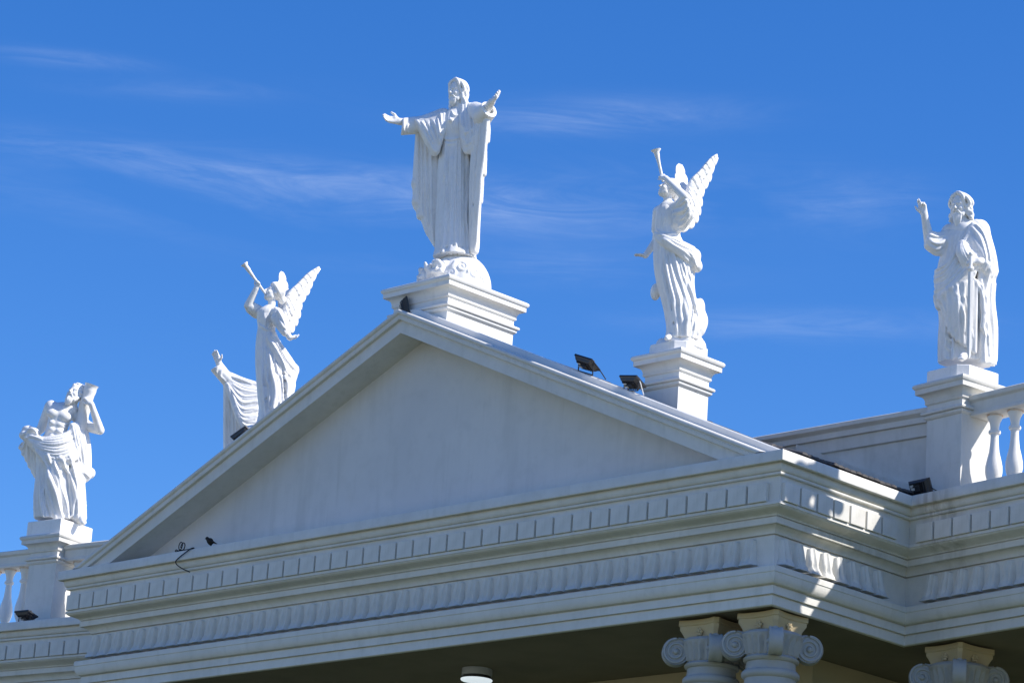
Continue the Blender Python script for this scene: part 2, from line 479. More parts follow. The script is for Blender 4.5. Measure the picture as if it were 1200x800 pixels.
# solid parapet behind the portico roof
PY = D + 0.7
bm = bmesh.new()
pp = [(0.30, 1.237), (-0.035, 1.237), (-0.05, 1.227), (-0.05, 1.18), (-0.035, 1.165), (-0.012, 1.155), (0.0, 1.14), (0.0, 1.075), (0.035, 1.068), (0.04, 0.925), (0.075, 0.915), (0.075, 0.0), (0.30, 0.0)]
sweep(bm, [(0.3, PY), (W - 0.06, PY)], pp)
bmesh.ops.recalc_face_normals(bm, faces=bm.faces)
parapet = auto_smooth(obj('parapet_wall', bm, M_PAINT, church), 28)
for sgn in (-1, 1):     # plaster band following the roof slope on the parapet face
    bm = bmesh.new()
    za = lambda x: 2.55 - SL * abs(x - CX) + max(0, abs(x - CX) - 5) * 0.06
    xs = [CX + sgn * (1.2 + 4.95 * k / 20) for k in range(21)]
    xs = [x for x in xs if za(x) + 0.25 < 1.20]
    xs.insert(0, CX + sgn * (2.55 + 0.25 - 1.073) / SL)
    xs = sorted(set(x for x in xs if za(x) + .25 <= 1.0731))
    f = [(x, za(x)) for x in xs] + [(x, za(x) + .25) for x in xs[::-1]]
    A = [bm.verts.new((x, PY - 0.003, z)) for x, z in f]; B = [bm.verts.new((x, PY + 0.1, z)) for x, z in f]
    bm.faces.new(A); bm.faces.new(B[::-1])
    m = len(f)
    for k in range(m): bm.faces.new((A[k], A[(k + 1) % m], B[(k + 1) % m], B[k]))
    bmesh.ops.recalc_face_normals(bm, faces=bm.faces)
    obj('roof_flashing', bm, M_PAINT, church)

# ------------------------------------------------------------ columns
def make_column():
    root = empty('column', (0, 0, 0))
    top = -1.602
    bm = bmesh.new()
    prof = [(0.40, GROUND), (0.40, GROUND + .2), (0.36, GROUND + .25), (0.385, GROUND + .32), (0.345, GROUND + .4), (0.335, -6.0), (0.285, -2.62), (0.285, -2.52), (0.300, -2.50), (0.318, -2.47), (0.318, -2.43), (0.300, -2.40), (0.283, -2.39), (0.28, -2.31),
            (0.300, -2.30), (0.316, -2.28), (0.316, -2.245), (0.295, -2.22), (0.275, -2.215), (0.268, -2.12)]
    add_lathe(bm, prof, 40)
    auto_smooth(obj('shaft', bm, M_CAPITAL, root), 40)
    cap = empty('capital', (0, 0, 0)); cap.parent = root
    bm = bmesh.new()      # echinus with carved flutes
    n = 96
    rows = []
    for r, z, fl in ((0.270, -2.13, 0), (0.300, -2.115, 0), (0.306, -2.09, 0), (0.285, -2.07, 0), (0.272, -2.062, 0.0), (0.285, -2.05, 0.014), (0.300, -1.96, 0.016), (0.318, -1.90, 0.016), (0.330, -1.875, 0.008), (0.335, -1.865, 0), (0.345, -1.84, 0), (0.33, -1.815, 0), (0.30, -1.80, 0)):
        rows.append([bm.verts.new(((r + fl * math.cos(24 * 2 * math.pi * k / n) ) * math.cos(2 * math.pi * k / n), (r + fl * math.cos(24 * 2 * math.pi * k / n)) * math.sin(2 * math.pi * k / n), z)) for k in range(n)])
    for a, b in zip(rows, rows[1:]):
        for k in range(n): bm.faces.new((a[k], a[(k + 1) % n], b[(k + 1) % n], b[k]))
    bm.faces.new(rows[0][::-1]); bm.faces.new(rows[-1])
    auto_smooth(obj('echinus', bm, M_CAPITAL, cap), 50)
    bm = bmesh.new()      # abacus with hollow sides and clipped corners
    def ring(half, z, hollow):
        out = []
        for q in range(4):
            a0 = math.radians(-90 + 90 * q)
            dx, dy = Vector((math.cos(a0), math.sin(a0))), Vector((-math.sin(a0), math.cos(a0)))
            for i in range(9):
                t = -0.86 + 1.72 * i / 8
                p = dx * (half - hollow * (1 - (t / 0.86) ** 2)) + dy * half * t
                out.append(bm.verts.new((p.x, p.y, z)))
        return out
    rs = [ring(0.235, -1.825, 0.035), ring(0.24, -1.79, 0.038), ring(0.245, -1.765, 0.04), ring(0.268, -1.72, 0.045), ring(0.28, -1.70, 0.045), ring(0.28, -1.665, 0.045), ring(0.292, -1.655, 0.04), ring(0.292, top, 0.04)]
    for a, b in zip(rs, rs[1:]):
        m = len(a)
        for k in range(m): bm.faces.new((a[k], a[(k + 1) % m], b[(k + 1) % m], b[k]))
    bm.faces.new(rs[0][::-1]); bm.faces.new(rs[-1])
    bmesh.ops.recalc_face_normals(bm, faces=bm.faces)
    for q in range(4):   # flower on every side of the abacus
        a0 = math.radians(-90 + 90 * q)
        c = Vector((math.cos(a0) * 0.235, math.sin(a0) * 0.235, -1.735))
        for k in range(6):
            d = Vector((-math.sin(a0) * math.cos(k * math.pi / 3), math.cos(a0) * math.cos(k * math.pi / 3), math.sin(k * math.pi / 3)))
            r = bmesh.ops.create_icosphere(bm, subdivisions=1, radius=0.022)
            bmesh.ops.translate(bm, verts=r['verts'], vec=c + d * 0.030)
        r = bmesh.ops.create_icosphere(bm, subdivisions=1, radius=0.02)
        bmesh.ops.translate(bm, verts=r['verts'], vec=(c.x * 1.03, c.y * 1.03, c.z))
    auto_smooth(obj('abacus', bm, M_BOUNCE_ABACUS, cap), 40)
    bm = bmesh.new()      # one corner scroll
    R, T = 0.142, 0.078
    sp = [(R * (1 - 0.78 * t / (4.6 * math.pi)), t) for t in np.linspace(0, 4.6 * math.pi, 70)]
    for sy in (-1, 1):
        pts = [(r * math.sin(t) , sy * (T - 0.018), r * math.cos(t)) for r, t in sp]
        add_tube(bm, pts, [0.019 - 0.007 * i / 70 for i in range(70)], 6)
    prof = [(0.02, -T * .72), (R * .97, -T * .72), (R * 1.04, -T * .95), (R * 1.07, -T * .8), (R * 1.02, -T * .3), (R * 1.0, 0), (R * 1.02, T * .3), (R * 1.07, T * .8), (R * 1.04, T * .95), (R * .97, T * .72), (0.02, T * .72)]
    b2 = bmesh.new()
    add_lathe(b2, prof, 32)
    bmesh.ops.rotate(b2, verts=b2.verts, cent=(0, 0, 0), matrix=Matrix.Rotation(math.pi / 2, 3, 'X'))
    tmp = bpy.data.meshes.new('scroll'); b2.to_mesh(tmp); b2.free(); bm.from_mesh(tmp); bpy.data.meshes.remove(tmp)
    for sy in (-1, 1):
        r = bmesh.ops.create_icosphere(bm, subdivisions=2, radius=0.034)
        bmesh.ops.translate(bm, verts=r['verts'], vec=(0, sy * T * 0.75, 0))
    add_tube(bm, [(-0.02, 0, 0.125), (-0.12, 0, 0.115), (-0.24, 0, 0.09)], [0.05, 0.05, 0.045], 8)
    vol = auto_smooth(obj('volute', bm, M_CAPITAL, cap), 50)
    for q in range(4):
        o = vol if q == 0 else dup(vol, cap)
        a0 = math.radians(45 + 90 * q)
        o.location = (0.405 * math.cos(a0), 0.405 * math.sin(a0), -1.955)
        o.rotation_euler = (0, 0, a0)
    return root
col0 = make_column()
col0.parent = church
p = wing_pt(1, 0.0, 0.78)
q = wing_pt(1, 3.1, 0.80)
p2 = wing_pt(-1, 3.1, 0.80)
for i, (x, y, a) in enumerate([(W - 0.345 - 0.36, 0.80, 0), (W - 0.345 - 1.20, 0.80, 0), (p.x + .02, p.y + .02, -PHI), (q.x, q.y, -PHI), (1.68, .8, 0), (0.705, .8, 0), (p2.x, p2.y, PHI)]):
    o = col0 if i == 0 else copy_tree(col0, church)
    o.location = (x, y, 0); o.rotation_euler = (0, 0, a)

# ------------------------------------------------------------ pedestals
def pedestal(hx, hy, z0, z1, neck=0.12, label='', ring=True):
    """hx, hy = half sizes of the shaft, the cap oversails by `neck`"""
    root = empty('statue_pedestal', (0, 0, z0), 0, label, 'pedestal', 'statue pedestals along the roofline')
    h = z1 - z0
    bm = bmesh.new()
    add_square_stack(bm, [(0, 0), (0, h - 0.42), (0.012, h - .418), (0.03, h - .40), (0.034, h - .382), (0.02, h - .366), (0.052, h - .362), (0.058, h - .345), (0.05, h - .33), (0.012, h - .318), (0.0, h - .30), (0.0, h - .245)], hx, hy)
    a = auto_smooth(obj('shaft', bm, M_BRIGHT if ring else M_PAINT, root), 30)
    bm = bmesh.new()
    n = neck
    pr = [(0.0, h - .2448), (0.012, h - .243), (0.022, h - .232), (0.024, h - .22), (0.016, h - .212)]
    pr += [(0.02 + (n - .05) * (1 - math.cos(t)), h - .21 + .085 * math.sin(t)) for t in [math.radians(a) for a in (0, 18, 36, 54, 72, 90)]]
    pr += [(n - .022, h - .123), (n - .022, h - .068), (n - .018, h - .062), (n - .008, h - .058), (n, h - .045), (n + .004, h - .03), (n - .002, h - .014), (n - .015, h - .002), (n - .03, h)]
    add_square_stack(bm, pr, hx, hy)
    auto_smooth(obj('cap_moulding', bm, M_BRIGHT if ring else M_PAINT, root), 30)
    return root

JC = (CX, 0.249 + 0.707)
o = pedestal(0.603 - 0.125, 0.707 - 0.125, 2.335, 3.037, 0.125, 'wide white pedestal at the peak of the pediment under the statue with open arms')
o.location = (JC[0], JC[1], 2.335)
AR, AL = (CX + 3.656, 1.086), (CX - 3.656, 1.086)
AZ = 1.673
o = pedestal(0.262, 0.262, 0.75, AZ, 0.125, 'square white pedestal on the right roof slope under the angel blowing a horn'); o.location = (*AR, 0.75)
o = pedestal(0.24, 0.24, 0.6, AZ - .13, 0.10, 'white pedestal behind the left raking cornice, carrying the angel with the long trumpet'); o.location = (*AL, 0.6)
PR = wing_pt(1, -0.05, 0.80); PL = wing_pt(-1, 3.415, 0.80)
PZ = 1.455
o = pedestal(0.275, 0.275, 0.006, PZ, 0.125, 'white balustrade pedestal under the bearded statue with a sword at far right', False); o.location = (PR.x, PR.y, 0.006); o.rotation_euler = (0, 0, -PHI)
o = pedestal(0.275, 0.275, 0.006, PZ - .06, 0.125, 'white balustrade pedestal under the bare chested statue holding a log at far left', False); o.location = (PL.x, PL.y, 0.006); o.rotation_euler = (0, 0, PHI)

o = pedestal(0.275, 0.275, 0.006, 1.455, 0.125, 'white pedestal behind the left roof slope, under the statue lifting one open hand', False); o.location = (0.10, 3.36, 0.006)   # hidden corner
PQ = wing_pt(1, 3.40, 0.80)
o = pedestal(0.275, 0.275, 0.006, PZ, 0.125, 'white balustrade pedestal furthest right, beyond the sword bearer', False); o.location = (PQ.x, PQ.y, 0.006); o.rotation_euler = (0, 0, -PHI)

# ------------------------------------------------------------ balustrades
def balustrade(side, segs, label):
    root = empty('balustrade', wing_pt(side, segs[0][0], 0.80), 0, label, 'balustrade', 'balustrades on the wings')
    inv = root.location
    prof = [(0.075, 0.0), (0.075, 0.035), (0.055, 0.04), (0.05, 0.06), (0.062, 0.085), (0.086, 0.14), (0.098, 0.20), (0.096, 0.26), (0.080, 0.33), (0.058, 0.41), (0.048, 0.50), (0.045, 0.57), (0.048, 0.595), (0.066, 0.602), (0.070, 0.618), (0.066, 0.634), (0.050, 0.642), (0.050, 0.675), (0.060, 0.72), (0.078, 0.755), (0.088, 0.77), (0.088, 0.80)]
    prof = [(r, z * 1.11) for r, z in prof]
    bm = bmesh.new(); add_lathe(bm, prof, 24)
    bal = auto_smooth(obj('baluster', bm, M_BRIGHT, root), 45)
    # ring added at the top of each shaft, coloured as orange bounce under the rail
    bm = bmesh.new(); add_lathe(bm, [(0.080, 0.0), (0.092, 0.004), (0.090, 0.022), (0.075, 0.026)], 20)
    pr_ = obj('bounce_ring', bm, M_BOUNCE_RING, bal); pr_.location = (0, 0, 0.862)
    first = True
    for e0, e1, b0 in segs:
        a, b = wing_pt(side, e0, 0.80), wing_pt(side, e1, 0.80)
        d = (b - a).normalized(); L = (b - a).length
        ang = math.atan2(d.y, d.x)
        for nm, pr, z in (('rail', [(0.15, 0.0), (0.15, 0.03), (0.138, 0.05), (0.138, 0.155), (0.15, 0.165), (0.175, 0.175), (0.182, 0.19), (0.182, 0.225), (0.16, 0.24)], 1.022), ('plinth_course', [(0.16, 0.0), (0.16, 0.10), (0.145, 0.115), (0.12, 0.118)], 0.008)):
            bm = bmesh.new()
            sect = [(-y, zz) for y, zz in pr] + [(y, zz) for y, zz in pr[::-1]]
            A = [bm.verts.new((0, y, zz)) for y, zz in sect]; B = [bm.verts.new((L, y, zz)) for y, zz in sect]
            m = len(sect)
            for k in range(m): bm.faces.new((A[k], A[(k + 1) % m], B[(k + 1) % m], B[k]))
            bm.faces.new(A); bm.faces.new(B[::-1])
            bmesh.ops.recalc_face_normals(bm, faces=bm.faces)
            o = auto_smooth(obj(nm, bm, M_PAINT, root), 30)
            o.location = a - inv + Vector((0, 0, z)); o.rotation_euler = (0, 0, ang)
        k = 0
        while b0 + 0.31 * k < max(e0, e1) - 0.12:
            p = wing_pt(side, b0 + 0.31 * k, 0.80)
            if first: o = bal; first = False
            else: o = copy_tree(bal, root)
            o.location = p - inv + Vector((0, 0, 0.135))
            k += 1
    return root
balustrade(1, [(0.23, 3.13, 0.475), (3.70, 7.4, 3.95)], 'white balustrade of turned balusters beside the pedestal at far right')
balustrade(-1, [(3.70, 6.5, 4.03), (0.35, 3.13, 0.46)], 'white balustrade of turned balusters on both sides of the pedestal at far left')

# ------------------------------------------------------------ sculpting: signed distance clay on a grid, skinned by surface nets
class Clay:
    def __init__(s, lo, hi, vox):
        s.vox = vox
        s.lo = np.array(lo, np.float32)
        s.n = np.ceil((np.array(hi) - np.array(lo)) / vox).astype(int) + 1
        s.ax = [s.lo[i] + vox * np.arange(s.n[i], dtype=np.float32) for i in range(3)]
        s.d = np.full(s.n, 0.25, np.float32)
    def _sub(s, lo, hi):
        sl = []
        for i in range(3):
            a = max(0, int(math.floor((lo[i] - s.lo[i]) / s.vox)))
            b = min(int(s.n[i]), int(math.ceil((hi[i] - s.lo[i]) / s.vox)) + 1)
            if b <= a: return None, None
            sl.append(slice(a, b))
        sl = tuple(sl)
        return sl, (s.ax[0][sl[0]][:, None, None], s.ax[1][sl[1]][None, :, None], s.ax[2][sl[2]][None, None, :])
    def _put(s, sl, f, k, sub=False):
        a = s.d[sl]
        if sub:
            h = np.maximum(k - np.abs(a + f), 0) / max(k, 1e-6)
            s.d[sl] = np.maximum(a, -f) + h * h * k * 0.25
        elif k <= 0:
            s.d[sl] = np.minimum(a, f)
        else:
            h = np.maximum(k - np.abs(a - f), 0) / k
            s.d[sl] = np.minimum(a, f) - h * h * k * 0.25
    def cone(s, p, q, r0, r1=None, k=0.02, flat=None, sub=False, cut=None):
        """tapered capsule; flat = (axis, factor) squashes it across that axis; cut = (point, normal) trims the far side"""
        r1 = r0 if r1 is None else r1
        p, q = np.array(p, float), np.array(q, float)
        R = max(r0, r1) * (1 if not flat else max(1, 1 / flat[1] if flat[1] < 1 else 1)) + k + 2.5 * s.vox
        sl, g = s._sub(np.minimum(p, q) - R, np.maximum(p, q) + R)
        if sl is None: return
        v = [g[i] - np.float32(p[i]) for i in range(3)]
        b = q - p
        L = max(float(b @ b), 1e-9)
        t = np.clip((v[0] * b[0] + v[1] * b[1] + v[2] * b[2]) / L, 0, 1).astype(np.float32)
        w = [v[i] - t * np.float32(b[i]) for i in range(3)]
        m = w[0] ** 2 + w[1] ** 2 + w[2] ** 2
        if flat:
            n = np.array(flat[0], float); n /= np.linalg.norm(n)
            c = w[0] * n[0] + w[1] * n[1] + w[2] * n[2]
            m = m + c * c * (1 / flat[1] ** 2 - 1)
            f = (np.sqrt(m) - (r0 + (r1 - r0) * t)) * min(1.0, flat[1] * 1.6)
        else:
            f = np.sqrt(m) - (r0 + (r1 - r0) * t)
        if cut is not None:
            for c0, n0 in (cut if isinstance(cut, list) else [cut]):
                n0 = np.array(n0, float); n0 /= np.linalg.norm(n0)
                f = np.maximum(f, (g[0] - c0[0]) * n0[0] + (g[1] - c0[1]) * n0[1] + (g[2] - c0[2]) * n0[2])
        s._put(sl, f.astype(np.float32), k, sub)
    def chain(s, P, r, k=0.02, flat=None, sub=False):
        """tapered tube along P, made whole before it is blended in (no beads at the joints)"""
        P = [np.array(p, float) for p in P]
        rr = [float(q) for q in r] if isinstance(r, (list, tuple)) else [float(r)] * len(P)
        A = np.array(P)
        R = max(rr) + k + 2.5 * s.vox
        sl, g = s._sub(A.min(0) - R, A.max(0) + R)
        if sl is None: return
        o = [q.start for q in sl]
        F = np.full([q.stop - q.start for q in sl], 0.3, np.float32)
        for p, q, r0, r1 in zip(P, P[1:], rr, rr[1:]):
            Rq = max(r0, r1) + k + 2.5 * s.vox
            s2, h = s._sub(np.minimum(p, q) - Rq, np.maximum(p, q) + Rq)
            if s2 is None: continue
            v = [h[i] - np.float32(p[i]) for i in range(3)]
            b = (q - p).astype(np.float32)
            L = max(float(b @ b), 1e-9)
            t = np.clip((v[0] * b[0] + v[1] * b[1] + v[2] * b[2]) / np.float32(L), 0, 1)
            m = (v[0] - t * b[0]) ** 2 + (v[1] - t * b[1]) ** 2 + (v[2] - t * b[2]) ** 2
            f = np.sqrt(m) - (np.float32(r0) + np.float32(r1 - r0) * t)
            loc = tuple(slice(c.start - o[i], c.stop - o[i]) for i, c in enumerate(s2))
            F[loc] = np.minimum(F[loc], f)
        s._put(sl, F, k, sub)
    def ball(s, c, r, k=0.02, rot=None, sub=False):
        """ellipsoid, r = three radii, rot = 3x3 with the axes as columns"""
        r = np.array([r] * 3 if np.isscalar(r) else r, float)
        R = r.max() + k + 2.5 * s.vox
        c = np.array(c, float)
        sl, g = s._sub(c - R, c + R)
        if sl is None: return
        v = [g[i] - np.float32(c[i]) for i in range(3)]
        if rot is not None:
            rot = np.array(rot, float)
            v = [v[0] * rot[0, i] + v[1] * rot[1, i] + v[2] * rot[2, i] for i in range(3)]
        a = np.sqrt((v[0] / r[0]) ** 2 + (v[1] / r[1]) ** 2 + (v[2] / r[2]) ** 2)
        b = np.sqrt((v[0] / r[0] ** 2) ** 2 + (v[1] / r[1] ** 2) ** 2 + (v[2] / r[2] ** 2) ** 2) + 1e-6
        s._put(sl, (a * (a - 1) / b).astype(np.float32), k, sub)
    def loft(s, sec, k=0.03, folds=None, zcap=0.0, power=2.0):
        """stack of ellipses; sec = (z, cx, cy, rx, ry); folds(theta, z) is added to the radius"""
        sec = sorted(sec)
        Z = np.array([q[0] for q in sec])
        R = max(max(q[3], q[4]) for q in sec) + 0.1
        lo = [min(q[1] for q in sec) - R, min(q[2] for q in sec) - R, Z[0] - 0.05]
        hi = [max(q[1] for q in sec) + R, max(q[2] for q in sec) + R, Z[-1] + 0.05]
        sl, g = s._sub(lo, hi)
        z = g[2]
        def it(i):
            # smooth interpolation through the sections
            zz = z.ravel(); y = np.array([q[i] for q in sec])
            m = np.gradient(y, Z)
            j = np.clip(np.searchsorted(Z, zz) - 1, 0, len(Z) - 2)
            h = Z[j + 1] - Z[j]; t = np.clip((zz - Z[j]) / h, 0, 1)
            o = (2*t**3-3*t**2+1)*y[j] + (t**3-2*t**2+t)*h*m[j] + (-2*t**3+3*t**2)*y[j+1] + (t**3-t**2)*h*m[j+1]
            return o.astype(np.float32)[None, None, :]
        cx, cy, rx, ry = it(1), it(2), it(3), it(4)
        x, y = g[0] - cx, g[1] - cy
        rho = (np.abs(x / rx) ** power + np.abs(y / ry) ** power) ** (1 / power)
        f = (rho - 1) * np.minimum(rx, ry)
        if folds is not None:
            f = f - folds(np.arctan2(y / ry, x / rx), z)
        f = np.maximum(f, np.maximum(Z[0] - z, z - Z[-1]))
        s._put(sl, (f * 0.85).astype(np.float32), k)
    def sample(s, P):
        q = (np.asarray(P, float) - s.lo) / s.vox
        q = np.clip(q, 1.01, s.n - 2.01)
        i = np.floor(q).astype(int); t = q - i
        o = 0
        for a in (0, 1):
            for b in (0, 1):
                for c in (0, 1):
                    w = (t[:, 0] if a else 1 - t[:, 0]) * (t[:, 1] if b else 1 - t[:, 1]) * (t[:, 2] if c else 1 - t[:, 2])
                    o = o + w * s.d[i[:, 0] + a, i[:, 1] + b, i[:, 2] + c]
        return o
    def snap(s, P, lift=0.0, n=6):
        """pull points onto the surface"""
        P = np.array(P, float)
        e = s.vox
        for _ in range(n):
            d = s.sample(P)
            g = np.stack([s.sample(P + np.eye(3)[i] * e) - s.sample(P - np.eye(3)[i] * e) for i in range(3)], 1) / (2 * e)
            ln = np.linalg.norm(g, axis=1, keepdims=True) + 1e-6
            P = P - g / ln * np.clip(d - lift, -0.08, 0.08)[:, None] * 0.9
        return P
    def ridge(s, P, r=0.018, k=0.02, lift=0.0, sub=False, m=5, taper=True):
        """a fold running along P, laid on the surface that is already there"""
        Q = smooth_line(P, m)
        Q = s.snap(Q, lift)
        n = len(Q)
        rr = [r * (0.45 + 0.55 * math.sin(math.pi * min(1, max(0, (i + .5) / n)))) if taper else r for i in range(n)]
        s.chain([tuple(q) for q in Q], rr, k, sub=sub)
    def fan(s, A, B, n, r=0.018, k=0.02, lift=0.0, rng=None, bow=0.0, sub=False, m=5):
        """n folds between the guide lines A and B"""
        A, B = np.array(smooth_line(A, 6)), np.array(smooth_line(B, 6))
        A, B = resample(A, 14), resample(B, 14)
        for i in range(n):
            t = (i + .5) / n
            if rng: t += rng.uniform(-.28, .28) / n
            P = A * (1 - t) + B * t
            if bow: P = P + np.array([0, 0, -bow]) * np.sin(np.linspace(0, np.pi, 14))[:, None] * math.sin(math.pi * t)
            a, b = (0, 14) if not rng else (rng.choice([0, 0, 1, 2]), 14 - rng.choice([0, 0, 1, 2, 3]))
            s.ridge([tuple(p) for p in P[a:b]], r * (1 if not rng else rng.uniform(.75, 1.25)), k, lift, sub, m=2)
    def pleats(s, A, B, n, ra=.02, rg=.014, kr=.020, rng=None, trim=True):
        """ridges and the valleys between them, side by side between the guide lines A and B"""
        A, B = resample(smooth_line(A, 6), 14), resample(smooth_line(B, 6), 14)
        pos = [0.0]
        for i in range(2 * n): pos.append(pos[-1] + (rng.uniform(.6, 1.4) if rng else 1))
        pos = [p / pos[-1] for p in pos]
        for ph in (0, 1):
            for i in range(1 - ph, 2 * n, 2):
                P = A * (1 - pos[i]) + B * pos[i]
                a, b = (rng.choice([0, 0, 0, 2, 3]), 14 - rng.choice([0, 0, 0, 1])) if (rng and trim) else (0, 14)
                w = rng.uniform(.8, 1.2) if rng else 1
                if ph == 0: s.ridge([tuple(p) for p in P[a:b]], ra * w, kr, m=2)
                else: s.ridge([tuple(p) for p in P[a:b]], rg * w, .008, .005, True, m=2)
    def sheet(s, ribs, r=0.03, k=0.025, amp=0.0, seed=0, m=4, sub=4, pleat=None):
        """cloth hung on ribs (polylines of equal length); alternate ribs stand proud, which makes the folds"""
        rb = [np.array(smooth_line(q, m)) for q in ribs]
        N = max(len(q) for q in rb)
        rb = np.array([resample(q, N) for q in rb])
        rng = random.Random(seed)
        M = (len(rb) - 1) * sub + 1
        for i in range(M):
            t = i / sub; a = min(int(t), len(rb) - 2); u = t - a
            P = rb[a] * (1 - u) + rb[a + 1] * u
            w = 1 + amp * (math.cos(i * math.pi) + 0.5 * rng.uniform(-1, 1))
            rr = r * w if np.isscalar(r) else [q * w for q in resample(np.array(r)[:, None], N)[:, 0]]
            s.chain([tuple(p) for p in P], rr if isinstance(rr, list) else float(rr), k)
        if pleat:     # (count, ridge radius, groove radius, outward direction)
            n, ra, rg, out = pleat
            out = unit(out)
            for i in range(2 * n):
                t = min(.999, max(0.0, (i + .5 + rng.uniform(-.3, .3)) / (2 * n))) * (len(rb) - 1)
                a = min(int(t), len(rb) - 2); u = t - a
                P = rb[a] * (1 - u) + rb[a + 1] * u + out * 0.07
                P = P[rng.choice([0, 0, 1, 2]):N - rng.choice([0, 0, 1, 2])]
                if i % 2: s.ridge([tuple(p) for p in P], rg * rng.uniform(.8, 1.2), .010, .003, True, m=1)
                else: s.ridge([tuple(p) for p in P], ra * rng.uniform(.7, 1.3), .022, 0.0, m=1)
    def cutz(s, z, above=False):
        g = s.ax[2][None, None, :]
        s.d = np.maximum(s.d, (g - z) if above else (z - g)).astype(np.float32)
    def mesh(s, name, smooth=2):
        d = s.d.copy()
        d[0] = d[-1] = 0.1; d[:, 0] = d[:, -1] = 0.1; d[:, :, 0] = d[:, :, -1] = 0.1
        neg = d < 0
        nx, ny, nz = d.shape
        c = neg[:-1, :-1, :-1].astype(np.int8)
        for a in (0, 1):
            for b in (0, 1):
                for e in (0, 1):
                    if a or b or e: c = c + neg[a:nx - 1 + a, b:ny - 1 + b, e:nz - 1 + e]
        cells = np.argwhere((c > 0) & (c < 8))
        idx = -np.ones(c.shape, np.int64)
        idx[tuple(cells.T)] = np.arange(len(cells))
        acc = np.zeros((len(cells), 3)); cnt = np.zeros(len(cells))
        corners = [(a, b, e) for a in (0, 1) for b in (0, 1) for e in (0, 1)]
        val = {q: d[cells[:, 0] + q[0], cells[:, 1] + q[1], cells[:, 2] + q[2]] for q in corners}
        for q in corners:
            for ax in range(3):
                if q[ax]: continue
                p = list(q); p[ax] = 1; p = tuple(p)
                a, b = val[q], val[p]
                hit = (a < 0) != (b < 0)
                t = np.where(hit, a / np.where(np.abs(a - b) < 1e-9, 1e-9, a - b), 0)
                pos = np.repeat(np.array([q], float), len(cells), 0); pos[:, ax] = t
                acc += pos * hit[:, None]; cnt += hit
        V = s.lo + (cells + acc / np.maximum(cnt, 1)[:, None]) * s.vox
        quads = []
        for ax in range(3):
            o1, o2 = [(1, 2), (2, 0), (0, 1)][ax]
            a = [slice(None)] * 3; b = [slice(None)] * 3
            a[ax] = slice(0, -1); b[ax] = slice(1, None)
            A, B = neg[tuple(a)], neg[tuple(b)]
            for flip, sel in ((False, A & ~B), (True, ~A & B)):
                e = np.argwhere(sel)
                if not len(e): continue
                off = []
                for u, v in ((-1, -1), (0, -1), (0, 0), (-1, 0)):
                    q = e.copy(); q[:, o1] += u; q[:, o2] += v
                    off.append(q)
                ok = np.ones(len(e), bool)
                for q in off: ok &= np.all((q >= 0) & (q < np.array(c.shape)), 1)
                f = np.stack([idx[tuple(q[ok].T)] for q in off], 1)
                quads.append(f[:, ::-1] if flip else f)
        F = np.concatenate(quads)
        F = F[(F >= 0).all(1)]
        # light relaxation
        for _ in range(smooth):
            sm = np.zeros_like(V); ct = np.zeros(len(V))
            for i in range(4):
                a, b = F[:, i], F[:, (i + 1) % 4]
                np.add.at(sm, a, V[b]); np.add.at(ct, a, 1)
                np.add.at(sm, b, V[a]); np.add.at(ct, b, 1)
            V = V * 0.5 + 0.5 * sm / np.maximum(ct, 1)[:, None]
        me = bpy.data.meshes.new(name)
        me.vertices.add(len(V)); me.vertices.foreach_set('co', V.astype(np.float32).ravel())
        me.loops.add(len(F) * 4); me.loops.foreach_set('vertex_index', F.astype(np.int32).ravel())
        me.polygons.add(len(F)); me.polygons.foreach_set('loop_start', np.arange(0, len(F) * 4, 4, dtype=np.int32))
        me.polygons.foreach_set('use_smooth', np.ones(len(F), bool))
        me.update(calc_edges=True)
        return me

def smooth_line(P, m=4):
    P = [np.array(p, float) for p in P]
    if len(P) < 3: 
        return [tuple(P[0] + (P[-1] - P[0]) * t) for t in np.linspace(0, 1, m + 1)]
    out = []
    for i in range(len(P) - 1):
        a, b, c, d = P[max(i - 1, 0)], P[i], P[i + 1], P[min(i + 2, len(P) - 1)]
        for k in range(m):
            t = k / m
            out.append(tuple(0.5 * ((2 * b) + (c - a) * t + (2 * a - 5 * b + 4 * c - d) * t * t + (3 * b - 3 * c + d - a) * t ** 3)))
    out.append(tuple(P[-1]))
    return out
def resample(P, n):
    P = np.asarray(P, float)
    if len(P) == n: return P
    L = np.concatenate([[0], np.cumsum(np.linalg.norm(np.diff(P, axis=0), axis=1) + 1e-9)])
    t = np.linspace(0, L[-1], n)
    return np.stack([np.interp(t, L, P[:, i]) for i in range(P.shape[1])], 1)
def unit(v):
    v = np.array(v, float); return v / (np.linalg.norm(v) + 1e-12)
def lerp(a, b, t): return tuple(np.array(a, float) * (1 - t) + np.array(b, float) * t)
def fold_fn(n, amp, seed, z0, z1, lean=0.0, sharp=0.6):
    """pleats round a robe: rounded ridges with narrow valleys, uneven and fading from z1 (depth amp) to z0"""
    r = random.Random(seed)
    a1, a2, p1, p2, p3 = r.uniform(.2, .4), r.uniform(.1, .2), r.uniform(0, 6), r.uniform(0, 6), r.uniform(0, 6)
    def f(th, z):
        w = th + a1 * np.sin(2 * th + p1) + a2 * np.sin(5 * th + p2) + lean * z + 0.05 * np.sin(4 * z + 3 * th + p3)
        g = np.abs(np.sin(n * 0.5 * w)) ** sharp
        g2 = np.abs(np.sin(n * 0.97 * w + p3)) ** 0.8
        t = np.clip((z - z0) / (z1 - z0), 0, 1)
        return ((g - 0.6) * 0.8 + (g2 - .6) * 0.35) * amp * (0.15 + 0.85 * t)
    return f

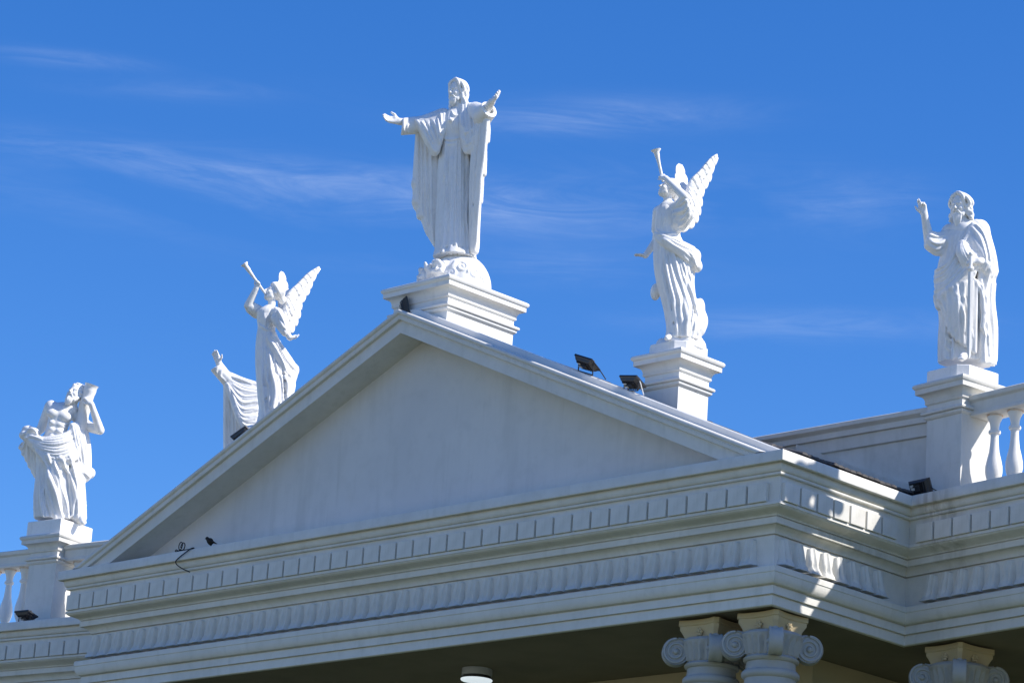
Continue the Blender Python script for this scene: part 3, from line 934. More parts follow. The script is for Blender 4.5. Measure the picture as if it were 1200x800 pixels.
# ---- anatomy
def frame(fwd, up):
    f = unit(fwd); u = unit(np.array(up, float) - f * np.dot(f, up)); l = np.cross(u, f)   # l = figure's left
    return f, u, l
def add_head(body, hair, c, fwd, up, H=0.30, beard=True, style='long', wave=1.0, seed=1, fem=False, hlen=1.0):
    """c = middle of the skull, H = chin to crown"""
    f, u, l = frame(fwd, up)
    s = H / 0.30
    P = lambda a, b, d: tuple(np.array(c) + (f * a + l * b + u * d) * s)
    rot = np.stack([f, l, u], 1)
    B = body
    B.ball(P(-0.012, 0, 0.035), np.array((.122, .098, .118)) * s, 0.02, rot)             # skull
    B.ball(P(0.036, 0, -0.045), np.array((.080, .080, .100)) * s, 0.03 * s, rot)         # face
    B.ball(P(0.064, 0, -0.118), np.array((.042, .044, .036)) * s, 0.03 * s, rot)         # chin
    B.cone(P(0.02, .05, -.09), P(.06, .02, -.118), .036 * s, .030 * s, .02 * s); B.cone(P(0.02, -.05, -.09), P(.06, -.02, -.118), .036 * s, .030 * s, .02 * s)
    for q in (-1, 1):
        B.ball(P(.118, q * .036, -.004), np.array((.028, .026, .020)) * s, .012 * s, rot, sub=True)   # eye socket
        B.ball(P(.096, q * .036, -.007), np.array((.019, .020, .015)) * s, .004 * s, rot)             # eyeball
        B.cone(P(.110, q * .016, .022), P(.098, q * .062, .016), .013 * s, .010 * s, .012 * s)         # brow
        B.ball(P(.084, q * .050, -.048), np.array((.028, .026, .026)) * s, .02 * s, rot)              # cheek
        B.ball(P(-.005, q * .098, -.012), np.array((.024, .012, .036)) * s, .008 * s, rot)            # ear
    B.cone(P(.112, 0, .012), P(.142, 0, -.042), .011 * s, .017 * s, .012 * s)                          # nose
    for q in (-1, 1): B.ball(P(.126, q * .013, -.046), .011 * s, .006 * s)
    B.cone(P(.112, -.022, -.078), P(.112, .022, -.078), .010 * s, .010 * s, .006 * s)                  # lips
    B.cone(P(.110, -.018, -.093), P(.110, .018, -.093), .010 * s, .010 * s, .006 * s)
    B.cone(P(.124, -.024, -.0855), P(.124, .024, -.0855), .0035 * s, .0035 * s, .003 * s, sub=True)
    # hair
    r = random.Random(seed)
    Hh = hair
    Hh.ball(P(-.030, 0, .048), np.array((.124, .108, .116)) * s, .02 * s, rot)
    Hh.ball(P(.135, 0, -.060), np.array((.095, .082, .120)) * s, .02 * s, rot, sub=True)               # keeps the face clear
    def lock(pts, rad, k=.012): Hh.chain(smooth_line(pts, 4), rad * s, k * s)
    if style == 'long':
        Hh.cone(P(-.06, 0, -.02), P(-.075, 0, -.22 * hlen), .088 * s, .098 * s, .03 * s, (f, .7))
        for q in (-1, 1):
            for i in range(7):
                t = i / 6
                a0 = math.radians(52 + 116 * t)
                x0, y0 = .108 * math.cos(a0), q * .116 * math.sin(a0)
                w = .020 * wave * (1 if i % 2 else -.6)
                ex, ey = .0 - .11 * t, q * (.142 - .10 * t * t)
                ez = -.225 * hlen - r.uniform(0, .03)
                lock([P(.055 - .10 * t, q * .012, .158 - .01 * t), P(x0 * .97 + .01, y0 * .86, .108), P(x0 * .9 - .012, y0 * 1.04 + w * q, .02), P(x0 * .66 - .02 + w * .5, y0 * 1.02 - w * q, -.06),
                      P((x0 * .3 + ex) * .6, (y0 + ey) * .5 + w * q, ez * .62), P(ex, ey - w * q * .5, ez)], .0235, .005)
    elif style == 'short':
        for i in range(60):
            a, b = r.uniform(-.5, 1) * math.pi, r.uniform(.0, 1)
            th = 2 * math.pi * r.random(); ph = math.acos(r.uniform(-.35, 1))
            d = np.array([math.sin(ph) * math.cos(th), math.sin(ph) * math.sin(th), math.cos(ph)])
            if d[0] > .45 and d[2] < .45: continue
            p = P(-.025 + .118 * d[0], .105 * d[1], .05 + .112 * d[2])
            Hh.ball(p, r.uniform(.018, .030) * s, .008 * s)
    elif style == 'updo':
        for q in (-1, 1):
            for i in range(7):
                t = i / 6
                lock([P(.095 - .10 * t, q * .012, .118 + .05 * math.sin(t * 2.2)), P(.055 - .10 * t, q * .092, .075 + .035 * t), P(-.045 - .05 * t, q * .112, .0 + .05 * t), P(-.13, q * .045, -.03 + .03 * t)], .0185, .005)
        Hh.ball(P(-.155, 0, -.015), np.array((.058, .062, .062)) * s, .02 * s, rot)
        for i in range(10):
            a = i * .63
            Hh.ball(P(-.165 + .02 * math.cos(a * 2), .045 * math.cos(a), -.015 + .045 * math.sin(a)), .022 * s, .006 * s)
    if beard:
        lb = .055 * beard if not isinstance(beard, bool) else .05
        Hh.ball(P(.078, 0, -.128 - lb * .35), np.array((.052, .056, .045 + lb * .6)) * s, .015 * s, rot)
        for q in (-1, 1):
            Hh.cone(P(.012, q * .082, -.05), P(.06, q * .056, -.125), .022 * s, .030 * s, .012 * s)
            Hh.chain([P(.122, q * .008, -.066), P(.118, q * .034, -.078), P(.10, q * .050, -.105)], .011 * s, .006 * s)
        for i in range(9):
            q = -1 + 2 * i / 8
            lock([P(.112 - .03 * abs(q), q * .052, -.110), P(.124 - .03 * abs(q), q * .042 + r.uniform(-.006, .006), -.145 - lb * .4), P(.088, q * .026, -.165 - lb * (1.15 - .5 * abs(q)))], .0155, .003)
    return P
def add_hand(body, wrist, d, palm, side, L=0.21, curl=0.35, spread=0.16, curls=None, thumb=0.7, k=0.006):
    """wrist point, d = hand direction, palm = palm normal, side = +1 when the thumb leaves towards cross(d, palm)"""
    d = unit(d); n = unit(np.array(palm, float) - d * np.dot(d, palm)); t = np.cross(d, n) * side     # t = thumb side
    s = L / 0.20
    w = np.array(wrist, float)
    P = lambda a, b, c: tuple(w + (d * a + t * b + n * c) * s)
    body.cone(P(-.02, 0, 0), P(.03, 0, 0), .027 * s, .030 * s, .02 * s, (n, .75))
    for b in (-.030, -.010, .011, .031):
        body.cone(P(.015, b * .6, 0), P(.088, b, 0), .0195 * s, .0165 * s, .012 * s)
    body.ball(P(.045, .026, .010), np.array((.022 * s,) * 3), .014 * s)     # ball of the thumb
    fl = [(.031, .060, 1), (.011, .068, 2), (-.010, .062, 3), (-.030, .048, 4)]
    for i, (b, ln, _) in enumerate(fl):
        c = curls[i] if curls else curl * (1 + .15 * i)
        a = spread * (1.5 - i) * .55
        dirv = d * math.cos(a) + t * math.sin(a)
        p = np.array(P(.088, b, 0)); r = .0125 * s
        ang = c * .6
        for j, seg in enumerate((.46, .31, .23)):
            v = dirv * math.cos(ang) + n * math.sin(ang)
            q = p + v * ln * 1.25 * seg * s
            body.cone(p, q, r, r * .9, k * s)
            p = q; r *= .9; ang += c
    a0 = P(.030, .030, .006); a1 = np.array(a0) + (d * .55 + t * thumb + n * .25) / np.linalg.norm([.55, thumb, .25]) * .048 * s
    a2 = a1 + unit(d * .8 + t * thumb * .55 + n * .2) * .036 * s
    body.cone(a0, a1, .017 * s, .0135 * s, .008 * s); body.cone(a1, a2, .0135 * s, .0105 * s, k * s)

def statue(name, label, base, rz, group='white statues along the roofline', cat='statue'):
    return empty(name, base, rz, label, cat, group)
def wing_mesh(lead, trail, nrm, seed=1, nf=10, sweep=0.9, thick=0.026, nu=150, nv=34):
    """carved wing: a solid sheet from the leading edge to the feather tips, with three overlapping tiers of feathers in relief"""
    bm = bmesh.new()
    n = unit(nrm)
    Lp = resample(smooth_line(lead, 8), 200); Tp = resample(smooth_line(trail, 8), 200)
    at = lambda P, t: P[min(199, max(0, int(t * 199)))] * (1 - (t * 199) % 1) + P[min(199, int(t * 199) + 1)] * ((t * 199) % 1)
    r = random.Random(seed)
    jit = [r.uniform(-.05, .03) for _ in range(60)]
    front, rear = [], []
    for i in range(nu):
        u = i / (nu - 1)
        us = u * (1 - (1 - sweep) * (1 - u) ** 0.5 * 1.0) if sweep < 1 else u
        a, b = at(Lp, us), at(Tp, u)
        f = u * nf
        q = 2 * abs((f % 1) - .5)                       # 0 in the middle of a feather, 1 at its edge
        reach = 1.0 + jit[int(f)] * .6 - .085 * q ** 2.5
        fr, re = [], []
        for j in range(nv):
            v = j / (nv - 1)
            p = a + (b - a) * v * reach
            h = thick * (1 - .72 * v) * (1 - .55 * u) * (0.25 + 0.75 * min(1, v * 7))
            k1, k2 = u * nf * 1.35 + .3, u * nf * 1.8
            q1, q2 = 2 * abs((k1 % 1) - .5), 2 * abs((k2 % 1) - .5)
            h += .008 * (1 - q ** 3)
            if v < .58 - .10 * q1 ** 2: h += .009 + .006 * (1 - q1 ** 3) - .005 * (q ** 0 - (1 - q ** 3))
            if v < .30 - .07 * q2 ** 2: h += .009 + .004 * (1 - q2 ** 3)
            if j in (0, nv - 1): h *= .35
            fr.append(bm.verts.new(p + n * h)); re.append(bm.verts.new(p - n * h))
        front.append(fr); rear.append(re)
    for i in range(nu - 1):
        for j in range(nv - 1):
            bm.faces.new((front[i][j], front[i][j + 1], front[i + 1][j + 1], front[i + 1][j]))
            bm.faces.new((rear[i][j], rear[i + 1][j], rear[i + 1][j + 1], rear[i][j + 1]))
        bm.faces.new((front[i][0], front[i + 1][0], rear[i + 1][0], rear[i][0])); bm.faces.new((front[i][-1], rear[i][-1], rear[i + 1][-1], front[i + 1][-1]))
    for e in (0, nu - 1):
        for j in range(nv - 1):
            bm.faces.new((front[e][j], front[e][j + 1], rear[e][j + 1], rear[e][j]))
    bmesh.ops.recalc_face_normals(bm, faces=bm.faces)
    return bm

# ------------------------------------------------------------ statue with open arms on the peak
def sec(a, b, ry, dy=0.0):
    return (0.5 * (a[2] + b[2]), 0.5 * (a[0] + b[0]), 0.5 * (a[1] + b[1]) + dy, 0.5 * abs(b[0] - a[0]), ry)
def build_open_arms():
    root = statue('robed_statue', 'white statue of a robed man with both arms spread wide on the pediment peak', (6.197, 0.956, 3.037), 0.8042)
    rng = random.Random(3)
    body = Clay((-1.18, -1.15, 0.3), (0.85, 0.45, 3.25), 0.0095)
    hair = Clay((-0.35, -0.4, 2.1), (0.4, 0.35, 3.0), 0.0068)
    fw = (-0.74, -0.66, -0.06)
    body.chain([(-0.060, -0.020, 0.608), (-0.115, -0.000, 1.371), (-0.142, -0.020, 2.049), (-0.139, -0.020, 2.303)], [.15, .16, .15, .17], .05)
    body.cone((-0.283, 0.100, 2.383), (0.036, -0.100, 2.403), .11, .11, .05)
    body.cone((-0.136, -0.030, 2.404), (-0.161, -0.060, 2.599), .075, .068, .03)
    hc = (-0.163, -0.060, 2.697)
    add_head(body, hair, hc, fw, (0.02, 0, 1), 0.295, 0.6, 'long', 1.0, 4, hlen=1.15)
    # arms and hands
    rs, re, rw_ = (-0.328, 0.140, 2.406), (-0.558, 0.120, 2.287), (-0.873, 0.060, 2.279)
    body.chain([rs, re, rw_], [.085, .07, .044], .03)
    add_hand(body, rw_, (-1, -.05, .12), (.05, -.85, .5), 1, .265, .22, .12, thumb=.55)
    ls, le, lw2 = (0.077, -0.140, 2.414), (0.175, -0.460, 2.266), (0.268, -0.740, 2.332)
    body.chain([ls, le, lw2], [.085, .07, .046], .03)
    dl = np.array((0.390, -0.920, 2.409)) - np.array(lw2)
    add_hand(body, lw2, dl, (-.75, -.2, .5), -1, .235, .28, .14)
    # feet under the hem
    body.cone((-0.136, -0.120, 0.591), (-0.174, -0.270, 0.482), .048, .034, .03, ((0, 0, 1), .8)); body.cone((0.055, -0.200, 0.580), (0.039, -0.300, 0.478), .045, .034, .03, ((0, 0, 1), .8))
    me = body.mesh('body', 1); obj('body', me, M_STATUE, root)
    obj('hair', hair.mesh('hair', 1), M_STATUE, root)
    # tunic
    rob = Clay((-1.0, -0.95, 0.25), (0.65, 0.5, 2.80), 0.008)
    S_ = [sec((-0.306, -0.100, 0.438), (0.225, -0.100, 0.481), .25), sec((-0.291, -0.090, 0.533), (0.208, -0.090, 0.573), .228), sec((-0.301, -0.060, 0.824), (0.178, -0.060, 0.862), .21), sec((-0.313, -0.040, 1.284), (0.136, -0.040, 1.320), .19), sec((-0.332, -0.030, 1.685), (0.097, -0.030, 1.720), .185),
          sec((-0.337, -0.030, 2.052), (0.060, -0.030, 2.085), .175), sec((-0.362, -0.030, 2.235), (0.069, -0.030, 2.270), .19), sec((-0.308, -0.020, 2.393), (0.026, -0.020, 2.421), .14), sec((-0.228, -0.020, 2.481), (-0.066, -0.020, 2.494), .09)]
    ff = fold_fn(13, .036, 8, 2.08, 1.6)
    rob.loft(S_, .03, ff)
    rob.cone(rs, re, .125, .118, .03, ((0, 1, 0), .8)); 
    cu = (-0.838, 0.050, 2.209)
    rob.cone(re, cu, .118, .112, .02, ((0, 1, 0), .72), cut=(cu, (-1, -.05, .05)))
    cl_ = (0.244, -0.620, 2.279)
    rob.cone(ls, le, .125, .125, .03); rob.cone((0.167, -0.440, 2.238), cl_, .125, .115, .02, cut=(cl_, tuple(dl)))
    # hollow cuffs
    rob.cone((-0.761, 0.050, 2.232), (-0.901, 0.050, 2.215), .058, .075, .006, ((0, 1, 0), .72), sub=True)
    rob.cone((0.235, -0.560, 2.278), (0.281, -0.720, 2.312), .06, .078, .006, sub=True)
    rob.ridge([(-0.745, -0.060, 2.285), (-0.745, -0.090, 2.146), (-0.717, -0.040, 2.064)], .014, .012); rob.ridge([(-0.810, -0.040, 2.287), (-0.804, -0.080, 2.145), (-0.782, -0.040, 2.070)], .012, .012)
    # collar, belt and the small relief on the chest
    rob.ridge([(-0.224, -0.150, 2.397), (-0.176, -0.200, 2.313), (-0.094, -0.200, 2.377)], .014, .01)
    rob.ridge([(-0.349, -0.200, 2.023), (-0.219, -0.250, 1.992), (-0.081, -0.250, 2.026), (0.055, -0.200, 2.090)], .016, .012, taper=False)
    rob.ridge([(-0.334, -0.200, 1.967), (-0.215, -0.250, 1.935), (-0.077, -0.250, 1.969), (0.059, -0.200, 2.033)], .012, .012, taper=False)
    p = rob.snap([(-0.238, -0.250, 2.254)])[0]
    rob.ball(p, .032, .008)
    for q in range(10):
        a = q * .628
        rob.cone(tuple(p), tuple(p + np.array([.048 * math.cos(a), 0.01, .052 * math.sin(a)])), .008, .005, .004)
    rob.fan([(-0.322, -0.200, 2.243), (-0.338, -0.200, 2.024)], [(-0.122, -0.250, 2.287), (-0.072, -0.250, 2.050)], 5, .013, .014, rng=rng)
    rob.pleats([(-0.332, -0.200, 1.933), (-0.323, -0.200, 1.227), (-0.291, -0.240, 0.494)], [(0.062, -0.200, 1.999), (0.135, -0.250, 1.246), (0.196, -0.290, 0.517)], 10, .019, .019, rng=rng)
    obj('tunic', rob.mesh('tunic'), M_STATUE, root)
    # mantle
    man = Clay((-0.75, -0.95, 0.3), (0.7, 0.5, 2.92), 0.008)
    man.sheet([[(-0.625, 0.120, 2.235), (-0.622, 0.140, 1.838), (-0.612, 0.160, 1.490), (-0.578, 0.170, 1.187)], [(-0.589, 0.140, 2.269), (-0.566, 0.130, 1.667), (-0.542, 0.150, 1.275), (-0.475, 0.160, 1.032)],
               [(-0.536, 0.160, 2.292), (-0.486, 0.100, 1.605), (-0.452, 0.120, 1.157), (-0.396, 0.120, 0.832)], [(-0.436, 0.120, 2.250), (-0.374, 0.060, 1.542), (-0.336, 0.050, 1.029), (-0.287, 0.040, 0.655)], [(-0.328, 0.150, 2.270), (-0.256, 0.130, 1.577), (-0.219, 0.130, 1.066), (-0.190, 0.130, 0.670)]],   .026, .02, .3, 2, sub=9, pleat=(6, .020, .014, (-.3, -1, 0)))
    man.sheet([[(-0.307, 0.200, 2.291), (-0.253, 0.220, 1.552), (-0.201, 0.200, 0.693)], [(-0.153, 0.250, 2.439), (-0.081, 0.300, 1.594), (-0.018, 0.260, 0.705)], [(0.042, 0.150, 2.417), (0.103, 0.200, 1.574), (0.154, 0.160, 0.685)], [(0.139, -0.100, 2.330), (0.177, -0.050, 1.491), (0.196, -0.050, 0.607)], [(0.148, -0.400, 2.218), (0.151, -0.300, 1.457), (0.196, -0.250, 0.530)]], .045, .03, .2, 5)
    # over the right arm: folds gather from the sleeve down to a point by the waist
    man.sheet([[(-0.659, 0.140, 2.321), (-0.514, 0.140, 2.136), (-0.406, 0.100, 1.991)], [(-0.668, 0.040, 2.294), (-0.544, -0.020, 2.074), (-0.409, -0.080, 1.833)], [(-0.636, -0.010, 2.284), (-0.513, -0.080, 2.077), (-0.381, -0.130, 1.817)], [(-0.560, -0.030, 2.288), (-0.461, -0.110, 2.105), (-0.363, -0.150, 1.857)], [(-0.476, -0.040, 2.314), (-0.401, -0.120, 2.163), (-0.343, -0.160, 1.946)], [(-0.392, -0.050, 2.352), (-0.351, -0.130, 2.210), (-0.324, -0.170, 2.059)], [(-0.320, -0.050, 2.404), (-0.308, -0.130, 2.282), (-0.304, -0.170, 2.152)]], .027, .02, .28, 7, sub=4, pleat=(8, .022, .015, (-.1, -1, .1)))
    man.sheet([[(-0.651, 0.160, 2.364), (-0.479, 0.160, 2.401), (-0.312, 0.100, 2.473)], [(-0.649, 0.060, 2.326), (-0.478, 0.020, 2.348), (-0.310, -0.040, 2.420)]], .03, .02, .1, 8)
    # over the left shoulder: hanging in a narrow loop
    man.sheet([[(-0.132, -0.100, 2.481), (-0.091, -0.210, 2.178), (-0.034, -0.210, 1.907)], [(-0.079, -0.120, 2.490), (-0.047, -0.250, 2.144), (-0.003, -0.260, 1.834)], [(-0.014, -0.140, 2.487), (0.019, -0.300, 2.107), (0.035, -0.300, 1.811)], [(0.050, -0.160, 2.485), (0.084, -0.350, 2.082), (0.082, -0.340, 1.812)], [(0.117, -0.220, 2.433), (0.129, -0.420, 2.094), (0.115, -0.400, 1.849)], [(0.164, -0.300, 2.349), (0.154, -0.440, 2.112), (0.135, -0.420, 1.935)]], .028, .02, .28, 9, sub=5, pleat=(7, .022, .015, (-.2, -1, .1)))
    man.sheet([[(-0.133, 0.080, 2.550), (0.018, 0.050, 2.563), (0.128, -0.050, 2.499)], [(-0.132, -0.100, 2.481), (-0.004, -0.140, 2.488), (0.138, -0.240, 2.427)]], .03, .02, .1, 10)
    for Q in ([(-0.087, -0.240, 2.259), (-0.010, -0.300, 2.059), (0.081, -0.400, 2.098)], [(-0.063, -0.250, 2.073), (0.023, -0.320, 1.894), (0.111, -0.420, 1.979)]): man.ridge(Q, .018, .016)
    # hanging from the left arm
    man.sheet([[(0.140, -0.420, 2.175), (0.093, -0.360, 1.794), (0.093, -0.330, 1.498), (0.120, -0.290, 0.982), (0.153, -0.250, 0.538)], [(0.203, -0.520, 2.143), (0.163, -0.460, 1.831), (0.157, -0.420, 1.471), (0.171, -0.360, 0.985), (0.175, -0.280, 0.518)],
               [(0.221, -0.580, 2.167), (0.207, -0.530, 1.855), (0.191, -0.480, 1.486), (0.174, -0.410, 1.080), (0.171, -0.300, 0.556)], [(0.238, -0.500, 2.199), (0.223, -0.460, 1.882), (0.215, -0.400, 1.494), (0.194, -0.340, 1.129), (0.177, -0.240, 0.576)], [(0.224, -0.300, 2.262), (0.205, -0.250, 1.935), (0.201, -0.200, 1.553), (0.196, -0.160, 1.169), (0.197, -0.140, 0.555)]], .026, .02, .3, 11, pleat=(6, .018, .014, (.6, -1, 0)))
    # stepped edge of the hanging end
    for Q in ([(0.238, -0.540, 2.172), (0.253, -0.520, 2.044), (0.247, -0.500, 1.903)], [(0.206, -0.520, 1.949), (0.232, -0.490, 1.735), (0.236, -0.460, 1.474)], [(0.201, -0.450, 1.520), (0.220, -0.420, 1.329), (0.218, -0.400, 1.133)], [(0.168, -0.400, 1.174), (0.189, -0.370, 1.028), (0.176, -0.350, 0.854)]):
        man.chain(smooth_line(Q, 4), [.020 + .018 * i / 8 for i in range(9)], .014)
    for P_ in ((-0.605, 0.160, 1.262), (-0.533, 0.150, 1.081), (-0.629, 0.150, 1.497)):
        man.ball(P_, (.035, .05, .06), .03)
    obj('mantle', man.mesh('mantle'), M_STATUE, root)
    # globe of cloud with cherub faces
    cb = Clay((-0.55, -0.62, 0.0), (0.55, 0.62, 0.62), 0.0105)
    cb.ball((0.03, 0, .10), (.41, .43, .445), .03)
    for i in range(26):
        a, z = rng.uniform(2.6, 4.4), rng.uniform(0.02, .26)
        R_ = .385 * math.sqrt(max(.05, 1 - ((z - .1) / .445) ** 2))
        cb.ball((0.03 + R_ * math.cos(a), R_ * math.sin(a), z), rng.uniform(.035, .06), .025)
    for (u_, v_, r0) in ((0.02, .26, .085), (.17, .20, .08), (-.10, .17, .07), (.30, .17, .07)):   # scrolls
        p = np.array((0.03 + u_, -.41 * math.sqrt(max(.05, 1 - (u_ / .4) ** 2 - ((v_ - .1) / .445) ** 2)), v_))
        nn = unit(p - np.array((.03, 0, .1))); s1 = unit(np.cross(nn, (0, 0, 1))); s2 = np.cross(s1, nn)
        sp = [tuple(p + (s1 * math.cos(t) + s2 * math.sin(t)) * r0 * (1 - t / 12) + nn * .012) for t in np.linspace(0, 9, 22)]
        cb.chain(sp, .019, .006)
    for cc, fd in (((-.22, -.31, .23), (-.4, -.9, -.05)), ((-.38, -.08, .20), (-1, -.2, 0))):   # cherub heads with small wings
        f_, u_, l_ = frame(fd, (0, 0, 1))
        R3 = np.stack([f_, l_, u_], 1)
        cc = np.array(cc)
        cb.ball(cc, (.105, .098, .115), .01, R3)
        for q in (-1, 1):
            cb.ball(cc + f_ * .098 + l_ * q * .038 + u_ * .008, .022, .006, sub=True)
            cb.ball(cc + f_ * .078 + l_ * q * .05 - u_ * .035, .036, .01)
            cb.chain([tuple(cc + l_ * q * .10 - u_ * .03), tuple(cc + l_ * q * .17 + u_ * .03), tuple(cc + l_ * q * .20 + u_ * .10)], [.04, .04, .02], .01)
        cb.ball(cc + f_ * .108 - u_ * .012, .020, .006)
        cb.cone(tuple(cc + f_ * .10 - u_ * .055 - l_ * .02), tuple(cc + f_ * .10 - u_ * .055 + l_ * .02), .012, .012, .004)
        for i in range(16):
            a = rng.uniform(0, 6.283)
            cb.ball(cc + u_ * rng.uniform(.05, .10) + (l_ * math.cos(a) + f_ * math.sin(a)) * .075, .032, .006)
    cb.cutz(.002)
    cb.d = np.maximum(cb.d, .001 - cb.ax[2][None, None, :]).astype(np.float32)
    obj('cloud_base', cb.mesh('cloud_base'), M_STATUE, root)
    return root
build_open_arms()

# ------------------------------------------------------------ angel blowing a horn, right slope
def oct_plinth(root, half, ch, h, rz=0.0):
    bm = bmesh.new()
    P = [(-half, -half + ch), (-half + ch, -half), (half - ch, -half), (half, -half + ch), (half, half - ch), (half - ch, half), (-half + ch, half), (-half, half - ch)]
    rows = []
    for k, z in ((1.0, 0.001), (1.0, h - .012), (.985, h - .003), (.96, h)):
        rows.append([bm.verts.new((x * k, y * k, z)) for x, y in P])
    for a, b in zip(rows, rows[1:]):
        for k in range(8): bm.faces.new((a[k], a[(k + 1) % 8], b[(k + 1) % 8], b[k]))
    bm.faces.new(rows[-1]); bm.faces.new(rows[0][::-1])
    o = obj('plinth', bm, M_STATUE, root)
    o.rotation_euler = (0, 0, rz)
    return o
def horn(root, a, b, r_bell, r0=.016):
    bm = bmesh.new()
    a, b = np.array(a), np.array(b)
    prof = [(0.0, r0 * 1.3), (0.02, r0), (.55, r0 * 1.15), (.72, r0 * 1.5), (.84, r0 * 2.0), (.91, r_bell * .55), (.96, r_bell * .8), (.99, r_bell), (1.0, r_bell * 1.03)]
    add_tube(bm, [tuple(a + (b - a) * t) for t, _ in prof], [r for _, r in prof], 20, caps=False)
    add_tube(bm, [tuple(a + (b - a) * t) for t in (1.0, .95, .8)], [r_bell * .95, r_bell * .6, r0 * .8], 20, caps=True)
    return obj('trumpet', bm, M_STATUE, root, smooth=True)

def build_horn_angel_right():
    root = statue('angel_statue', 'white winged angel statue on the right roof slope blowing an upright horn', (9.852, 1.086, 1.673), 0.7303)
    rng = random.Random(12)
    body = Clay((-.60, -.55, .05), (.45, .55, 2.55), 0.009)
    hair = Clay((-.30, -.30, 1.55), (.30, .35, 2.50), 0.008)
    body.chain([(0.038, -0.050, 0.309), (-0.025, -0.050, 0.774), (-0.139, 0.000, 1.257), (-0.190, 0.000, 1.656), (-0.208, 0.000, 1.804)], [.10, .11, .13, .115, .13], .05)
    body.cone((-0.289, 0.080, 1.838), (-0.110, -0.100, 1.817), .075, .08, .04)
    body.cone((-0.219, 0.000, 1.825), (-0.223, -0.000, 1.984), .055, .050, .03)
    add_head(body, hair, (-0.212, 0.000, 2.076), (-.80, -.28, .52), (.45, .2, .85), .255, False, 'updo', 1, 21, True)
    sh, el, wr = (-0.100, -0.130, 1.817), (-0.022, -0.300, 1.889), (-0.259, -0.160, 2.160)
    body.chain([sh, el, wr], [.066, .054, .036], .02)
    dh = np.array((-0.338, -0.100, 2.241)) - np.array(wr)
    add_hand(body, wr, dh, (-.1, .9, -.3), 1, .16, .75, .1)
    s2, e2, w2 = (-0.309, 0.140, 1.837), (-0.331, 0.240, 1.518), (-0.451, 0.200, 1.312)
    body.chain([s2, e2, w2], [.062, .05, .034], .02)
    add_hand(body, w2, (-1, -.1, .06), (0, -.1, -1), 1, .155, .15, .14)
    body.cone((-0.088, -0.200, 0.224), (-0.145, -0.300, 0.159), .04, .03, .02)
    obj('body', body.mesh('body', 1), M_STATUE, root)
    obj('hair', hair.mesh('hair', 1), M_STATUE, root)
    rob = Clay((-.50, -.50, .08), (.55, .50, 2.35), 0.008)
    S_ = [sec((-0.174, -0.050, 0.193), (0.241, -0.050, 0.216), .22), sec((-0.150, -0.050, 0.319), (0.245, -0.050, 0.341), .23), sec((-0.180, -0.050, 0.504), (0.226, -0.050, 0.527), .22), sec((-0.230, -0.040, 0.693), (0.177, -0.040, 0.715), .21), sec((-0.297, -0.030, 0.923), (0.135, -0.030, 0.947), .20), sec((-0.337, -0.020, 1.113), (0.126, -0.020, 1.138), .20),
          sec((-0.357, 0.000, 1.298), (0.057, 0.000, 1.321), .19), sec((-0.359, 0.000, 1.435), (-0.019, 0.000, 1.454), .165), sec((-0.356, 0.000, 1.573), (-0.076, 0.000, 1.588), .14), sec((-0.359, 0.000, 1.711), (-0.054, 0.000, 1.728), .155), sec((-0.339, 0.000, 1.818), (-0.079, 0.000, 1.832), .14), sec((-0.284, 0.000, 1.906), (-0.164, 0.000, 1.913), .075)]
    rob.loft(S_, .03, fold_fn(11, .026, 31, 1.38, .95, lean=.25))
    # sleeve of the raised arm, falling open
    rob.sheet([[(-0.140, -0.100, 1.826), (-0.073, -0.220, 1.840), (-0.026, -0.300, 1.867)], [(-0.126, -0.160, 1.731), (-0.038, -0.240, 1.740), (0.007, -0.300, 1.816)], [(-0.120, -0.140, 1.612), (-0.022, -0.200, 1.638), (0.041, -0.260, 1.737)], [(-0.126, -0.080, 1.547), (-0.037, -0.140, 1.553), (0.065, -0.200, 1.686)], [(-0.147, 0.050, 1.612), (-0.048, 0.000, 1.622), (0.054, -0.080, 1.748)]], .024, .02, .3, 3, pleat=(5, .018, .013, (.2, -1, 0)))
    rob.cone(s2, lerp(s2, e2, .6), .085, .075, .02)
    rob.fan([(-0.338, -0.200, 1.748), (-0.356, -0.200, 1.536)], [(-0.108, -0.220, 1.754), (-0.096, -0.220, 1.522)], 7, .013, .012, rng=rng)
    rob.chain(smooth_line(rob.snap([(-0.366, -0.120, 1.542), (-0.294, -0.200, 1.497), (-0.184, -0.200, 1.482), (-0.064, -0.100, 1.512)]).tolist(), 5), .015, .006)
    # long folds of the skirt
    rob.pleats([(-0.349, -0.200, 1.410), (-0.316, -0.200, 0.971), (-0.182, -0.220, 0.503), (-0.144, -0.280, 0.145)], [(-0.038, -0.200, 1.364), (0.121, -0.200, 0.974), (0.239, -0.200, 0.585), (0.229, -0.280, 0.166)], 8, .024, .018, rng=rng)
    # overskirt swept to the right hip
    rob.sheet([[(-0.342, -0.160, 1.466), (-0.190, -0.210, 1.404), (-0.038, -0.180, 1.370), (0.105, -0.100, 1.332)], [(-0.319, -0.170, 1.400), (-0.155, -0.230, 1.305), (0.018, -0.210, 1.237), (0.160, -0.100, 1.219)], [(-0.257, -0.180, 1.358), (-0.092, -0.230, 1.245), (0.052, -0.200, 1.159), (0.176, -0.100, 1.104)]], .022, .018, .3, 4, pleat=(5, .017, .012, (0, -1, .2)))
    for P_, r in (((0.129, -0.100, 1.238), (.075, .07, .09)), ((0.161, -0.080, 1.121), (.065, .065, .075)), ((0.085, -0.140, 1.117), (.045, .05, .06))):
        rob.ball(P_, r, .025)
    rob.ridge([(0.036, -0.240, 1.270), (0.119, -0.220, 1.197), (0.176, -0.180, 1.067)], .02, .012); rob.ridge([(0.020, -0.240, 1.185), (0.083, -0.220, 1.133), (0.129, -0.200, 1.016)], .016, .008, .004, sub=True)
